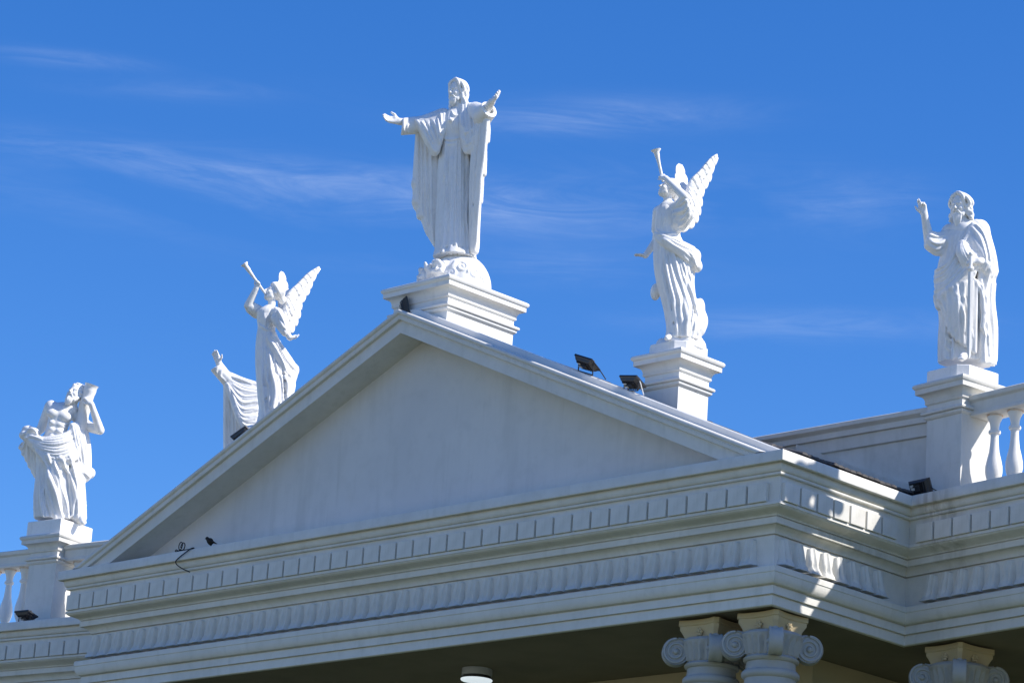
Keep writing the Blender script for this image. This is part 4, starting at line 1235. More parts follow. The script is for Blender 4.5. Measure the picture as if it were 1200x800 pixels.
    # blown hem at lower right
    for P_, r in (((0.222, 0.000, 0.626), (.06, .09, .13)), ((0.264, -0.000, 0.472), (.06, .09, .12)), ((0.234, -0.040, 0.354), (.06, .09, .06))):
        rob.ball(P_, r, .04)
    rob.ridge([(0.195, -0.200, 0.686), (0.294, -0.160, 0.496), (0.235, -0.200, 0.263)], .020, .02)
    rob.ridge([(0.129, -0.240, 0.607), (0.207, -0.220, 0.431), (0.157, -0.260, 0.230)], .016, .010, .006, True)
    rob.ridge([(0.241, -0.200, 0.543), (0.288, -0.160, 0.413), (0.214, -0.200, 0.293)], .013, .010, .006, True)
    rob.ball((-0.306, 0.100, 0.838), (.06, .09, .10), .04)
    obj('robe', rob.mesh('robe'), M_STATUE, root)
    rk = Clay((-.42, -.42, .05), (.42, .42, .34), 0.010)
    rk.ball((.02, 0, .10), (.30, .28, .14), .03)
    for i in range(30):
        a = rng.uniform(0, 6.28)
        rk.ball((.02 + .22 * math.cos(a), .2 * math.sin(a), rng.uniform(.10, .2)), rng.uniform(.04, .08), .03)
    rk.d = np.maximum(rk.d, .1 - rk.ax[2][None, None, :]).astype(np.float32)
    obj('rock', rk.mesh('rock'), M_STATUE, root)
    oct_plinth(root, .285, .10, .135, -0.7303)
    obj('wing', wing_mesh([(-0.016, 0.060, 1.793), (0.005, 0.080, 2.186), (0.137, 0.170, 2.409), (0.251, 0.250, 2.595), (0.320, 0.290, 2.657)], [(-0.034, 0.060, 1.558), (0.093, 0.140, 1.667), (0.158, 0.180, 1.780), (0.186, 0.200, 1.949), (0.203, 0.210, 2.104), (0.266, 0.250, 2.283), (0.305, 0.280, 2.447), (0.353, 0.300, 2.608)], (.5, -.86, .1), 3), M_STATUE, root, smooth=True)
    obj('wing', wing_mesh([(-0.071, 0.200, 1.925), (-0.126, 0.350, 2.265), (-0.126, 0.500, 2.504), (-0.105, 0.580, 2.621)], [(0.045, 0.250, 1.863), (0.044, 0.320, 2.102), (0.003, 0.420, 2.341), (-0.074, 0.570, 2.609)], (-.75, -.6, .1), 5, nf=5, sweep=.85), M_STATUE, root, smooth=True)
    horn(root, (-0.287, -0.060, 2.152), (-0.394, -0.100, 2.533), .060)
    return root
build_horn_angel_right()

# ------------------------------------------------------------ angel with a trumpet, left slope
def build_horn_angel_left():
    root = statue('angel_statue', 'white winged angel statue above the left raking cornice aiming a long trumpet', (2.541, 1.086, 1.673), 0.8640)
    rng = random.Random(22)
    body = Clay((-.50, -.60, .05), (.60, .55, 2.60), 0.009)
    hair = Clay((-.30, -.30, 1.6), (.40, .35, 2.55), 0.008)
    body.chain([(0.125, -0.050, 0.224), (0.095, -0.050, 0.689), (0.026, -0.000, 1.226), (-0.028, 0.000, 1.577), (-0.020, -0.000, 1.744)], [.10, .11, .13, .115, .13], .05)
    body.cone((-0.136, 0.100, 1.799), (0.088, -0.120, 1.766), .075, .08, .04)
    body.cone((0.004, -0.000, 1.794), (0.012, -0.000, 1.962), .055, .050, .03)
    add_head(body, hair, (0.030, 0.000, 2.077), (-.86, -.30, .40), (.34, .15, .9), .27, False, 'updo', 1, 23, True)
    sh, el, wr = (-0.173, 0.120, 1.837), (-0.299, 0.020, 1.878), (-0.213, -0.060, 2.101)
    body.chain([sh, el, wr], [.070, .056, .038], .02)
    add_hand(body, wr, (.35, -.3, .75), (-.5, -.5, -.1), -1, .16, .85, .1)
    s2, e2, w2 = (0.112, -0.160, 1.744), (0.208, -0.220, 1.522), (0.291, -0.260, 1.400)
    body.chain([s2, e2, w2], [.066, .052, .036], .02)
    add_hand(body, w2, (.8, -.2, .08), (-.1, -.5, .9), -1, .165, .45, .16)
    body.cone((-0.009, -0.200, 0.171), (-0.061, -0.300, 0.105), .04, .03, .02)
    obj('body', body.mesh('body', 1), M_STATUE, root)
    obj('hair', hair.mesh('hair', 1), M_STATUE, root)
    rob = Clay((-.50, -.55, .08), (.60, .50, 2.35), 0.008)
    S_ = [sec((-0.059, -0.050, 0.148), (0.431, -0.050, 0.194), .25), sec((-0.023, -0.050, 0.373), (0.445, -0.050, 0.417), .25), sec((-0.055, -0.050, 0.604), (0.425, -0.050, 0.650), .24), sec((-0.097, -0.040, 0.885), (0.379, -0.040, 0.930), .23), sec((-0.137, -0.020, 1.146), (0.300, -0.020, 1.188), .21),
          sec((-0.153, -0.000, 1.327), (0.218, 0.000, 1.363), .19), sec((-0.153, -0.000, 1.458), (0.139, -0.000, 1.486), .165), sec((-0.147, -0.000, 1.577), (0.084, -0.000, 1.600), .14), sec((-0.169, -0.000, 1.694), (0.107, -0.000, 1.721), .155), sec((-0.162, -0.000, 1.802), (0.109, 0.000, 1.828), .14), sec((-0.067, -0.000, 1.889), (0.046, -0.000, 1.900), .075)]
    rob.loft(S_, .03, fold_fn(11, .026, 37, 1.40, 1.0, lean=.2))
    rob.cone(sh, lerp(sh, el, .62), .095, .085, .02)
    rob.sheet([[(0.072, -0.140, 1.818), (0.148, -0.200, 1.700), (0.216, -0.220, 1.558)], [(0.087, -0.200, 1.753), (0.165, -0.260, 1.612), (0.221, -0.280, 1.482)], [(0.059, -0.200, 1.679), (0.139, -0.250, 1.530), (0.213, -0.260, 1.451)], [(0.119, -0.020, 1.835), (0.197, -0.080, 1.705), (0.265, -0.120, 1.557)]], .026, .02, .3, 3, pleat=(4, .018, .012, (.3, -1, 0)))
    rob.fan([(-0.137, -0.200, 1.731), (-0.143, -0.200, 1.541)], [(0.087, -0.220, 1.747), (0.063, -0.220, 1.508)], 7, .013, .012, rng=rng)
    rob.chain(smooth_line(rob.snap([(-0.163, -0.100, 1.599), (-0.098, -0.200, 1.546), (-0.005, -0.200, 1.519), (0.086, -0.100, 1.534)]).tolist(), 5), .015, .006)
    rob.pleats([(-0.146, -0.200, 1.446), (-0.115, -0.200, 0.978), (-0.045, -0.220, 0.570), (0.026, -0.280, 0.130)], [(0.091, -0.200, 1.446), (0.304, -0.200, 1.077), (0.407, -0.200, 0.677), (0.403, -0.280, 0.165)], 8, .026, .019, rng=rng)
    # overskirt caught at the hip
    rob.sheet([[(0.022, -0.180, 1.469), (0.158, -0.200, 1.334), (0.284, -0.160, 1.193), (0.412, -0.080, 1.051)], [(0.006, -0.200, 1.390), (0.134, -0.230, 1.205), (0.263, -0.200, 1.038), (0.411, -0.080, 0.934)], [(0.059, -0.200, 1.301), (0.165, -0.230, 1.114), (0.261, -0.200, 0.932), (0.362, -0.100, 0.841)]], .022, .018, .3, 4, pleat=(5, .018, .013, (.2, -1, 0)))
    for P_, r in (((0.393, -0.080, 1.014), (.06, .07, .08)), ((0.368, -0.100, 0.900), (.06, .06, .07)), ((0.366, -0.080, 0.800), (.06, .07, .09))):
        rob.ball(P_, r, .025)
    obj('robe', rob.mesh('robe'), M_STATUE, root)
    rk = Clay((-.42, -.42, .05), (.42, .42, .34), 0.010)
    rk.ball((.02, 0, .10), (.30, .28, .14), .03)
    rk.d = np.maximum(rk.d, .1 - rk.ax[2][None, None, :]).astype(np.float32)
    obj('rock', rk.mesh('rock'), M_STATUE, root)
    o = oct_plinth(root, .25, .08, .265, -0.8640); o.location = (0, 0, -.13)
    obj('wing', wing_mesh([(0.161, 0.060, 1.768), (0.207, 0.100, 2.108), (0.325, 0.200, 2.307), (0.450, 0.280, 2.490), (0.581, 0.360, 2.619)], [(0.218, 0.060, 1.512), (0.317, 0.140, 1.581), (0.384, 0.180, 1.743), (0.417, 0.200, 1.907), (0.435, 0.230, 2.044), (0.512, 0.280, 2.230), (0.556, 0.320, 2.416), (0.629, 0.370, 2.597)], (.5, -.86, .1), 13), M_STATUE, root, smooth=True)
    obj('wing', wing_mesh([(0.129, 0.200, 1.927), (0.096, 0.350, 2.223), (0.098, 0.500, 2.452), (0.112, 0.580, 2.576)], [(0.260, 0.250, 1.883), (0.255, 0.320, 2.097), (0.218, 0.420, 2.305), (0.137, 0.570, 2.557)], (-.75, -.6, .1), 15, nf=5, sweep=.85), M_STATUE, root, smooth=True)
    horn(root, (-0.076, -0.060, 2.030), (-0.401, -0.100, 2.416), .052)
    return root
build_horn_angel_left()

# ------------------------------------------------------------ bearded statue with a sword, far right
def build_sword_bearer():
    root = statue('robed_statue', 'white bearded statue raising one finger and leaning on a sword at far right', (12.455, 3.069, 1.455), 0.6384)
    rng = random.Random(41)
    body = Clay((-.74, -.60, .10), (.45, .45, 2.45), 0.009)
    hair = Clay((-.32, -.42, 1.5), (.35, .30, 2.45), 0.0068)
    body.chain([(0.032, -0.120, 0.382), (-0.062, -0.220, 1.004), (-0.031, -0.050, 1.351), (-0.019, 0.000, 1.681), (-0.024, -0.020, 1.862)], [.06, .10, .16, .15, .16], .05)
    body.cone((-0.191, 0.020, 1.872), (0.151, -0.040, 1.901), .10, .11, .05)
    body.cone((-0.025, -0.040, 1.897), (-0.059, -0.080, 2.050), .070, .062, .03)
    add_head(body, hair, (-0.077, -0.100, 2.158), (-.52, -.84, -.16), (-.02, -.12, 1), .28, 2.0, 'long', 1.5, 44, hlen=.72)
    sh, el, wr = (-0.210, 0.020, 1.830), (-0.423, -0.050, 1.727), (-0.491, -0.140, 2.030)
    body.chain([sh, el, wr], [.078, .064, .040], .02)
    dh = np.array((-0.529, -0.160, 2.179)) - np.array(wr)
    add_hand(body, wr, dh, (-.45, -.9, .1), -1, .225, .4, .1, curls=[.04, .25, 1.0, 1.15], thumb=.4)
    s2, e2, w2 = (0.191, -0.060, 1.874), (0.277, -0.160, 1.467), (0.140, -0.360, 1.396)
    body.chain([s2, e2, w2], [.08, .066, .044], .02)
    add_hand(body, w2, (-.9, -.2, -.05), (-.25, .55, -.7), -1, .225, .85, .08)
    body.cone((0.042, -0.140, 0.356), (-0.014, -0.300, 0.254), .055, .042, .02)
    for i in range(5): body.cone((-0.009, -0.290, 0.263), tuple(np.array((-0.019, -0.360, 0.226)) + np.array([(-2 + i) * .018, abs(i - 2) * .008, 0])), .016, .013, .004)
    body.cone((0.228, -0.020, 0.357), (0.209, -0.160, 0.263), .05, .04, .02)
    obj('body', body.mesh('body', 1), M_STATUE, root)
    obj('hair', hair.mesh('hair', 1), M_STATUE, root)
    rob = Clay((-.50, -.50, .11), (.55, .45, 2.15), 0.008)
    S_ = [sec((-0.260, 0.000, 0.267), (0.355, 0.000, 0.285), .21), sec((-0.267, 0.000, 0.533), (0.349, 0.000, 0.551), .21), sec((-0.269, 0.000, 0.760), (0.334, 0.000, 0.777), .22), sec((-0.304, 0.000, 0.987), (0.310, 0.000, 1.003), .22), sec((-0.325, 0.000, 1.194), (0.315, 0.000, 1.210), .21), sec((-0.317, 0.000, 1.444), (0.280, 0.000, 1.458), .20),
          sec((-0.264, 0.000, 1.654), (0.236, 0.000, 1.666), .19), sec((-0.229, 0.000, 1.801), (0.203, 0.000, 1.812), .18), sec((-0.173, 0.000, 1.918), (0.151, 0.000, 1.926), .14), sec((-0.087, 0.000, 2.004), (0.071, 0.000, 2.008), .08)]
    rob.loft(S_, .03, fold_fn(15, .050, 51, 1.1, .7))
    # the bent knee pushing through the cloth
    rob.chain([(-0.067, -0.100, 1.229), (-0.091, -0.200, 0.990), (-0.023, -0.170, 0.641), (0.021, -0.140, 0.447)], [.11, .105, .085, .06], .03)
    # sleeve of the raised arm
    rob.sheet([[(-0.201, -0.060, 1.844), (-0.307, -0.080, 1.793), (-0.405, -0.120, 1.798)], [(-0.198, -0.080, 1.754), (-0.313, -0.120, 1.664), (-0.422, -0.140, 1.707)], [(-0.234, -0.040, 1.641), (-0.331, -0.080, 1.583), (-0.440, -0.100, 1.647)], [(-0.236, 0.080, 1.703), (-0.333, 0.060, 1.673), (-0.443, 0.000, 1.712)], [(-0.201, 0.100, 1.879), (-0.308, 0.060, 1.831), (-0.406, -0.020, 1.822)]], .034, .022, .25, 3, pleat=(5, .018, .013, (-.2, -1, 0)))
    rob.fan([(-0.200, -0.150, 1.792), (-0.251, -0.150, 1.541)], [(-0.005, -0.200, 1.821), (-0.096, -0.200, 1.548)], 4, .013, .012, rng=rng)
    # vertical folds below
    rob.pleats([(-0.288, -0.200, 0.758), (-0.261, -0.200, 0.472), (-0.244, -0.250, 0.212)], [(-0.133, -0.200, 0.762), (-0.116, -0.250, 0.460), (-0.071, -0.250, 0.217)], 4, .018, .015, rng=rng)
    obj('tunic', rob.mesh('tunic'), M_STATUE, root)
    man = Clay((-.50, -.55, .11), (.55, .45, 2.25), 0.008)
    # mantle from the left hip across to the shoulder
    A = [(-0.324, -0.140, 1.334), (-0.208, -0.240, 1.387), (-0.077, -0.240, 1.577), (0.044, -0.200, 1.801), (0.110, -0.100, 1.963)]
    Bm = [(-0.329, -0.140, 1.189), (-0.204, -0.260, 1.215), (-0.054, -0.260, 1.425), (0.077, -0.240, 1.663), (0.160, -0.120, 1.905)]
    Cm = [(-0.315, -0.140, 1.024), (-0.210, -0.260, 1.070), (-0.030, -0.300, 1.247), (0.119, -0.280, 1.505), (0.200, -0.120, 1.843)]
    Dm = [(-0.292, -0.140, 0.880), (-0.179, -0.280, 1.002), (0.011, -0.320, 1.159), (0.170, -0.260, 1.410), (0.252, -0.100, 1.747)]
    man.sheet([A, Bm, Cm, Dm], .026, .018, .3, 5, sub=5, pleat=(9, .019, .013, (-.3, -1, .2)))
    man.sheet([[(0.120, 0.020, 1.984), (0.221, -0.020, 1.847), (0.305, -0.040, 1.591), (0.339, -0.020, 1.391)], [(0.100, -0.100, 1.942), (0.191, -0.160, 1.808), (0.285, -0.180, 1.543), (0.330, -0.140, 1.309)], [(0.071, -0.180, 1.892), (0.162, -0.240, 1.769), (0.235, -0.260, 1.536), (0.270, -0.240, 1.316)], [(0.035, -0.200, 1.801), (0.106, -0.270, 1.654), (0.177, -0.300, 1.500), (0.200, -0.280, 1.363)]], .030, .02, .3, 6, pleat=(4, .022, .013, (.2, -1, 0)))
    for Q in ([(0.158, -0.300, 1.479), (0.240, -0.260, 1.308), (0.321, -0.160, 1.261)], [(0.115, -0.320, 1.265), (0.210, -0.280, 0.951), (0.198, -0.260, 0.629)], [(0.185, -0.300, 1.170), (0.290, -0.200, 0.897), (0.260, -0.220, 0.480)]): man.ridge(Q, .026, .02)
    for Q in ([(0.146, -0.320, 1.162), (0.250, -0.260, 0.897), (0.240, -0.240, 0.535)],): man.ridge(Q, .018, .010, .005, True)
    # lobe of cloth lying over the forearm
    man.sheet([[(-0.079, -0.300, 1.629), (-0.095, -0.340, 1.511), (-0.044, -0.340, 1.388), (0.017, -0.320, 1.314)], [(-0.040, -0.310, 1.647), (-0.028, -0.360, 1.516), (0.024, -0.360, 1.404), (0.074, -0.340, 1.319)], [(-0.001, -0.300, 1.610), (0.060, -0.340, 1.494), (0.111, -0.340, 1.423), (0.171, -0.300, 1.355)]], .020, .016, .2, 8, pleat=(4, .016, .012, (-.1, -1, .2)))
    # falling to the ground on the right
    man.sheet([[(0.181, -0.260, 1.369), (0.152, -0.220, 0.989), (0.199, -0.200, 0.638), (0.228, -0.200, 0.241)], [(0.260, -0.220, 1.322), (0.239, -0.180, 1.005), (0.277, -0.160, 0.653), (0.305, -0.160, 0.255)], [(0.320, -0.120, 1.316), (0.298, -0.080, 1.018), (0.335, -0.080, 0.679), (0.344, -0.080, 0.281)], [(0.321, 0.050, 1.393), (0.300, 0.060, 1.063), (0.337, 0.080, 0.730), (0.346, 0.080, 0.329)]], .028, .02, .3, 9, pleat=(4, .026, .015, (.4, -1, 0)))
    # apron of folds over the knee, hem running down to the right foot
    man.sheet([[(-0.304, -0.140, 0.983), (-0.243, -0.200, 0.862), (-0.211, -0.200, 0.760)], [(-0.200, -0.260, 1.091), (-0.175, -0.280, 0.879), (-0.158, -0.240, 0.585)], [(-0.105, -0.320, 1.135), (-0.078, -0.330, 0.866), (-0.068, -0.260, 0.479)], [(0.011, -0.330, 1.135), (0.019, -0.320, 0.851), (0.020, -0.250, 0.423)], [(0.127, -0.300, 1.168), (0.125, -0.280, 0.846), (0.128, -0.240, 0.348)]], .022, .018, .3, 10, pleat=(6, .017, .012, (-.1, -1, 0)))
    man.fan([(-0.179, -0.350, 1.000), (-0.057, -0.360, 0.775), (-0.010, -0.300, 0.468)], [(0.051, -0.360, 1.085), (0.097, -0.330, 0.788), (0.144, -0.300, 0.452)], 4, .014, .012, rng=rng)
    man.ridge([(-0.318, -0.200, 1.128), (-0.339, -0.160, 0.996), (-0.301, -0.160, 0.853)], .022, .015)
    obj('mantle', man.mesh('mantle'), M_STATUE, root)
    oct_plinth(root, .335, .10, .15, -0.6384 - PHI)
    bm = bmesh.new()      # sword: blade, guard, grip, pommel
    a, b = np.array((0.058, -0.420, 1.292)), np.array((0.066, -0.380, 0.222))
    d = unit(b - a); sx = unit(np.cross(d, (0, 1, 0))); sy = np.cross(d, sx)
    rows = []
    for t, w_ in ((0, .030), (.1, .031), (.9, .026), (.97, .018), (1.0, .004)):
        c = a + (b - a) * t
        rows.append([bm.verts.new(c + sx * w_ * q + sy * h) for q, h in ((-1, 0), (0, -.012), (1, 0), (0, .012))])
    for r0, r1 in zip(rows, rows[1:]):
        for k in range(4): bm.faces.new((r0[k], r0[(k + 1) % 4], r1[(k + 1) % 4], r1[k]))
    bm.faces.new(rows[0]); bm.faces.new(rows[-1])
    add_tube(bm, [tuple(a - d * .012), tuple(a + d * .012), tuple(a + d * .03)], [.034, .040, .030], 12)
    add_tube(bm, [tuple(a), tuple(a - d * .15)], .019, 10)
    r = bmesh.ops.create_icosphere(bm, subdivisions=2, radius=.030); bmesh.ops.translate(bm, verts=r['verts'], vec=Vector(a - d * .165))
    bmesh.ops.recalc_face_normals(bm, faces=bm.faces)
    obj('sword', bm, M_STATUE, root)
    return root
SWORD = build_sword_bearer()

# ------------------------------------------------------------ bare chested statue holding a log, far left
def build_log_bearer():
    root = statue('draped_statue', 'white bare chested statue embracing a thick leaning log at far left', (-3.493, 2.587, 1.395), 0.9237)
    rng = random.Random(61)
    body = Clay((-.75, -.60, .15), (.80, .50, 2.55), 0.0095)
    hair = Clay((-.25, -.42, 1.65), (.60, .30, 2.55), 0.0072)
    body.chain([(0.043, -0.100, 0.323), (-0.068, -0.140, 0.768), (-0.135, -0.080, 1.166), (-0.214, -0.040, 1.561)], [.08, .11, .17, .155], .05)
    body.chain([(-0.211, -0.040, 1.535), (-0.203, -0.060, 1.688), (-0.173, -0.050, 1.879)], [.15, .155, .17], .05)
    body.cone((-0.292, 0.000, 1.945), (-0.044, -0.060, 1.969), .12, .12, .05)
    # breast, ribs and belly muscles
    body.ball((-0.287, -0.170, 1.860), (.095, .06, .07), .02); body.ball((-0.107, -0.190, 1.822), (.10, .06, .075), .02)
    for i, (u_, w_) in enumerate(((61, 495), (70, 497.5), (60.5, 503), (69, 505), (61, 511), (68, 512))):
        body.ball(body.snap([(lambda q: q)((-0.223, -0.200, 1.610))])[0] * 0 + np.array([(-0.284, -0.185, 1.712), (-0.169, -0.195, 1.690), (-0.279, -0.190, 1.607), (-0.171, -0.200, 1.590), (-0.262, -0.180, 1.506), (-0.173, -0.190, 1.500)][i]), (.055, .035, .042), .014)
    for i in range(4):
        body.ridge([tuple(np.array((-0.108, -0.200, 1.715)) + np.array([.0, 0, -.05 * i])), tuple(np.array((-0.031, -0.120, 1.718)) + np.array([.0, 0, -.05 * i]))], .014, .012)
    body.ball((-0.324, 0.020, 2.006), (.10, .10, .10), .03)
    body.cone((-0.066, -0.060, 1.940), (0.013, -0.080, 2.142), .075, .066, .03)
    add_head(body, hair, (0.013, -0.120, 2.197), (-.45, -.72, .30), (.30, .25, .88), .325, .9, 'short', 1, 64)
    # right arm drawn back and down
    s1, e1, w1 = (-0.347, 0.060, 1.994), (-0.439, 0.220, 1.709), (-0.620, 0.240, 1.510)
    body.chain([s1, e1, w1], [.085, .068, .045], .02)
    add_hand(body, w1, (-.7, .1, -.5), (.2, .1, -.9), 1, .21, .4, .14)
    # left arm round the log
    s2, e2, w2 = (0.040, -0.020, 1.910), (0.426, -0.160, 1.679), (0.260, -0.300, 2.018)
    body.chain([s2, (0.233, -0.060, 1.749), e2, w2], [.095, .080, .066, .044], .02)
    dh = np.array((0.177, -0.290, 2.143)) - np.array(w2)
    add_hand(body, w2, dh, (-.3, .9, .1), 1, .22, .5, .12)
    body.cone((0.257, -0.150, 0.411), (0.321, -0.340, 0.219), .06, .045, .02)
    obj('body', body.mesh('body', 1), M_STATUE, root)
    obj('hair', hair.mesh('hair', 1), M_STATUE, root)
    rob = Clay((-.95, -.60, .16), (.65, .50, 2.05), 0.0085)
    S_ = [sec((-0.372, 0.000, 0.251), (0.346, -0.050, 0.314), .24), sec((-0.413, 0.000, 0.505), (0.319, -0.050, 0.571), .23), sec((-0.413, -0.000, 0.739), (0.282, -0.050, 0.801), .23), sec((-0.429, 0.000, 0.998), (0.242, -0.040, 1.060), .23), sec((-0.464, 0.000, 1.203), (0.233, -0.040, 1.268), .22), sec((-0.444, 0.000, 1.362), (0.204, -0.040, 1.423), .21), sec((-0.397, -0.000, 1.512), (0.127, -0.040, 1.559), .185), sec((-0.355, 0.000, 1.595), (0.019, -0.040, 1.626), .16)]
    rob.loft(S_, .03, fold_fn(12, .050, 71, 1.15, .8, lean=.4))
    # waist roll and the deep loops under it
    rob.sheet([[(-0.679, -0.020, 1.555), (-0.470, -0.140, 1.468), (-0.246, -0.240, 1.467), (-0.031, -0.220, 1.574), (0.076, -0.120, 1.782)], [(-0.684, -0.020, 1.488), (-0.460, -0.180, 1.367), (-0.209, -0.280, 1.343), (0.008, -0.250, 1.439), (0.128, -0.140, 1.638)], [(-0.588, -0.040, 1.415), (-0.396, -0.200, 1.239), (-0.167, -0.290, 1.189), (0.047, -0.260, 1.297), (0.165, -0.140, 1.524)], [(-0.505, -0.060, 1.341), (-0.305, -0.220, 1.087), (-0.076, -0.290, 1.042), (0.111, -0.250, 1.176), (0.201, -0.140, 1.423)]], .028, .02, .3, 3, sub=5, pleat=(9, .021, .014, (0, -1, .2)))
    for P_ in ((-0.621, 0.020, 1.611), (-0.650, -0.000, 1.524), (-0.543, -0.050, 1.575)): rob.ball(P_, (.10, .11, .07), .03)
    for Q in ([(-0.676, -0.120, 1.516), (-0.586, -0.160, 1.607), (-0.452, -0.200, 1.520)], [(-0.680, -0.120, 1.437), (-0.574, -0.200, 1.493), (-0.418, -0.260, 1.430)]): rob.ridge(Q, .026, .016)
    # cloth from the left shoulder down past the log, knotted at the hip
    rob.sheet([[(0.006, -0.200, 1.701), (0.063, -0.240, 1.513), (0.125, -0.200, 1.295), (0.170, -0.180, 1.109)], [(0.080, -0.180, 1.727), (0.142, -0.200, 1.493), (0.199, -0.180, 1.308), (0.249, -0.140, 1.088)], [(0.216, -0.080, 1.663), (0.273, -0.080, 1.472), (0.306, -0.060, 1.284), (0.324, -0.060, 1.116)]], .030, .02, .3, 13, pleat=(4, .02, .014, (.2, -1, 0)))
    for P_, r in (((0.258, -0.120, 1.003), (.12, .12, .13)), ((0.357, -0.080, 1.036), (.07, .08, .08)), ((0.257, -0.120, 1.133), (.07, .08, .06))): rob.ball(P_, r, .02)
    rob.ridge([(0.149, -0.280, 1.043), (0.253, -0.300, 0.997), (0.376, -0.200, 0.931)], .02, .015)
    # diagonal folds over the legs
    rob.chain([(0.130, -0.160, 1.018), (0.205, -0.160, 0.662), (0.265, -0.200, 0.323)], [.13, .12, .10], .04)
    # the forward leg under the cloth, and heavy diagonal folds across it
    rob.chain([(-0.092, -0.160, 1.216), (-0.178, -0.240, 0.836), (-0.046, -0.200, 0.316)], [.12, .11, .08], .04)
    for Q, r_ in (([(-0.448, -0.200, 1.259), (-0.296, -0.300, 0.990), (-0.104, -0.320, 0.592), (0.030, -0.300, 0.275)], .040), ([(-0.291, -0.280, 1.178), (-0.142, -0.340, 0.945), (0.025, -0.300, 0.558), (0.104, -0.280, 0.288)], .042), ([(-0.115, -0.300, 1.166), (0.031, -0.330, 0.966), (0.106, -0.300, 0.619), (0.178, -0.280, 0.295)], .036), ([(0.034, -0.300, 1.182), (0.123, -0.300, 0.931), (0.187, -0.300, 0.563), (0.240, -0.280, 0.302)], .030)):
        rob.ridge(Q, r_, .022)
    for Q in ([(-0.365, -0.250, 1.177), (-0.198, -0.340, 0.887), (-0.016, -0.320, 0.472), (0.067, -0.300, 0.279)], [(-0.189, -0.300, 1.158), (-0.038, -0.350, 0.902), (0.076, -0.320, 0.546), (0.141, -0.300, 0.287)], [(-0.038, -0.300, 1.148), (0.085, -0.340, 0.918), (0.149, -0.300, 0.623), (0.209, -0.300, 0.294)]):
        rob.ridge(Q, .024, .010, .006, True)
    for Q in ([(-0.373, -0.240, 1.023), (-0.226, -0.300, 0.687), (-0.130, -0.300, 0.258)], [(-0.233, -0.320, 1.096), (-0.074, -0.370, 0.764), (0.074, -0.330, 0.324)], [(-0.008, -0.330, 1.092), (0.124, -0.320, 0.797), (0.195, -0.300, 0.370)]):
        rob.chain(smooth_line(rob.snap(smooth_line(Q, 4), .012).tolist(), 2), .034, .012, None, True)
    rob.pleats([(-0.416, -0.200, 0.846), (-0.389, -0.200, 0.487), (-0.347, -0.250, 0.209)], [(-0.226, -0.250, 0.699), (-0.137, -0.250, 0.450), (-0.052, -0.280, 0.233)], 5, .024, .018, rng=rng)
    rob.chain([(0.111, -0.180, 0.959), (0.217, -0.200, 0.654), (0.290, -0.200, 0.325)], [.10, .095, .075], .03)
    rob.ridge([(0.022, -0.320, 1.045), (0.136, -0.340, 0.677), (0.153, -0.320, 0.283)], .022, .015)
    # loose end blown behind on the left
    rob.sheet([[(-0.631, 0.160, 1.488), (-0.670, 0.200, 1.389), (-0.708, 0.220, 1.390)], [(-0.581, 0.120, 1.483), (-0.528, 0.160, 1.236), (-0.449, 0.140, 0.978)], [(-0.487, 0.060, 1.425), (-0.434, 0.100, 1.179), (-0.381, 0.080, 0.918)]], .030, .02, .3, 14, sub=9, pleat=(4, .02, .014, (-.3, -1, 0)))
    obj('drapery', rob.mesh('drapery'), M_STATUE, root)
    bm = bmesh.new()      # the log, slightly crooked, sawn end up
    P = smooth_line([(0.111, -0.060, 1.460), (0.134, -0.100, 1.715), (0.166, -0.140, 1.997), (0.209, -0.180, 2.242), (0.234, -0.200, 2.352)], 5)
    rr = [.092 + .006 * math.sin(i * 1.3) + (.012 if i > len(P) - 4 else 0) for i in range(len(P))]
    add_tube(bm, P, rr, 18)
    auto_smooth(obj('log', bm, M_STATUE, root), 50)
    bm = bmesh.new()
    add_square_stack(bm, [(0, .001), (0, .215), (-.004, .222), (-.012, .226)], .335, .335)
    o = obj('plinth', bm, M_STATUE, root); o.rotation_euler = (0, 0, -0.9237 + PHI)
    return root
LOGMAN = build_log_bearer()
o = copy_tree(LOGMAN)
o.location = (PQ.x, PQ.y, PZ)
o.rotation_euler = (0, 0, 2.08)
o['label'] = 'white draped statue standing beyond the right edge of the view'

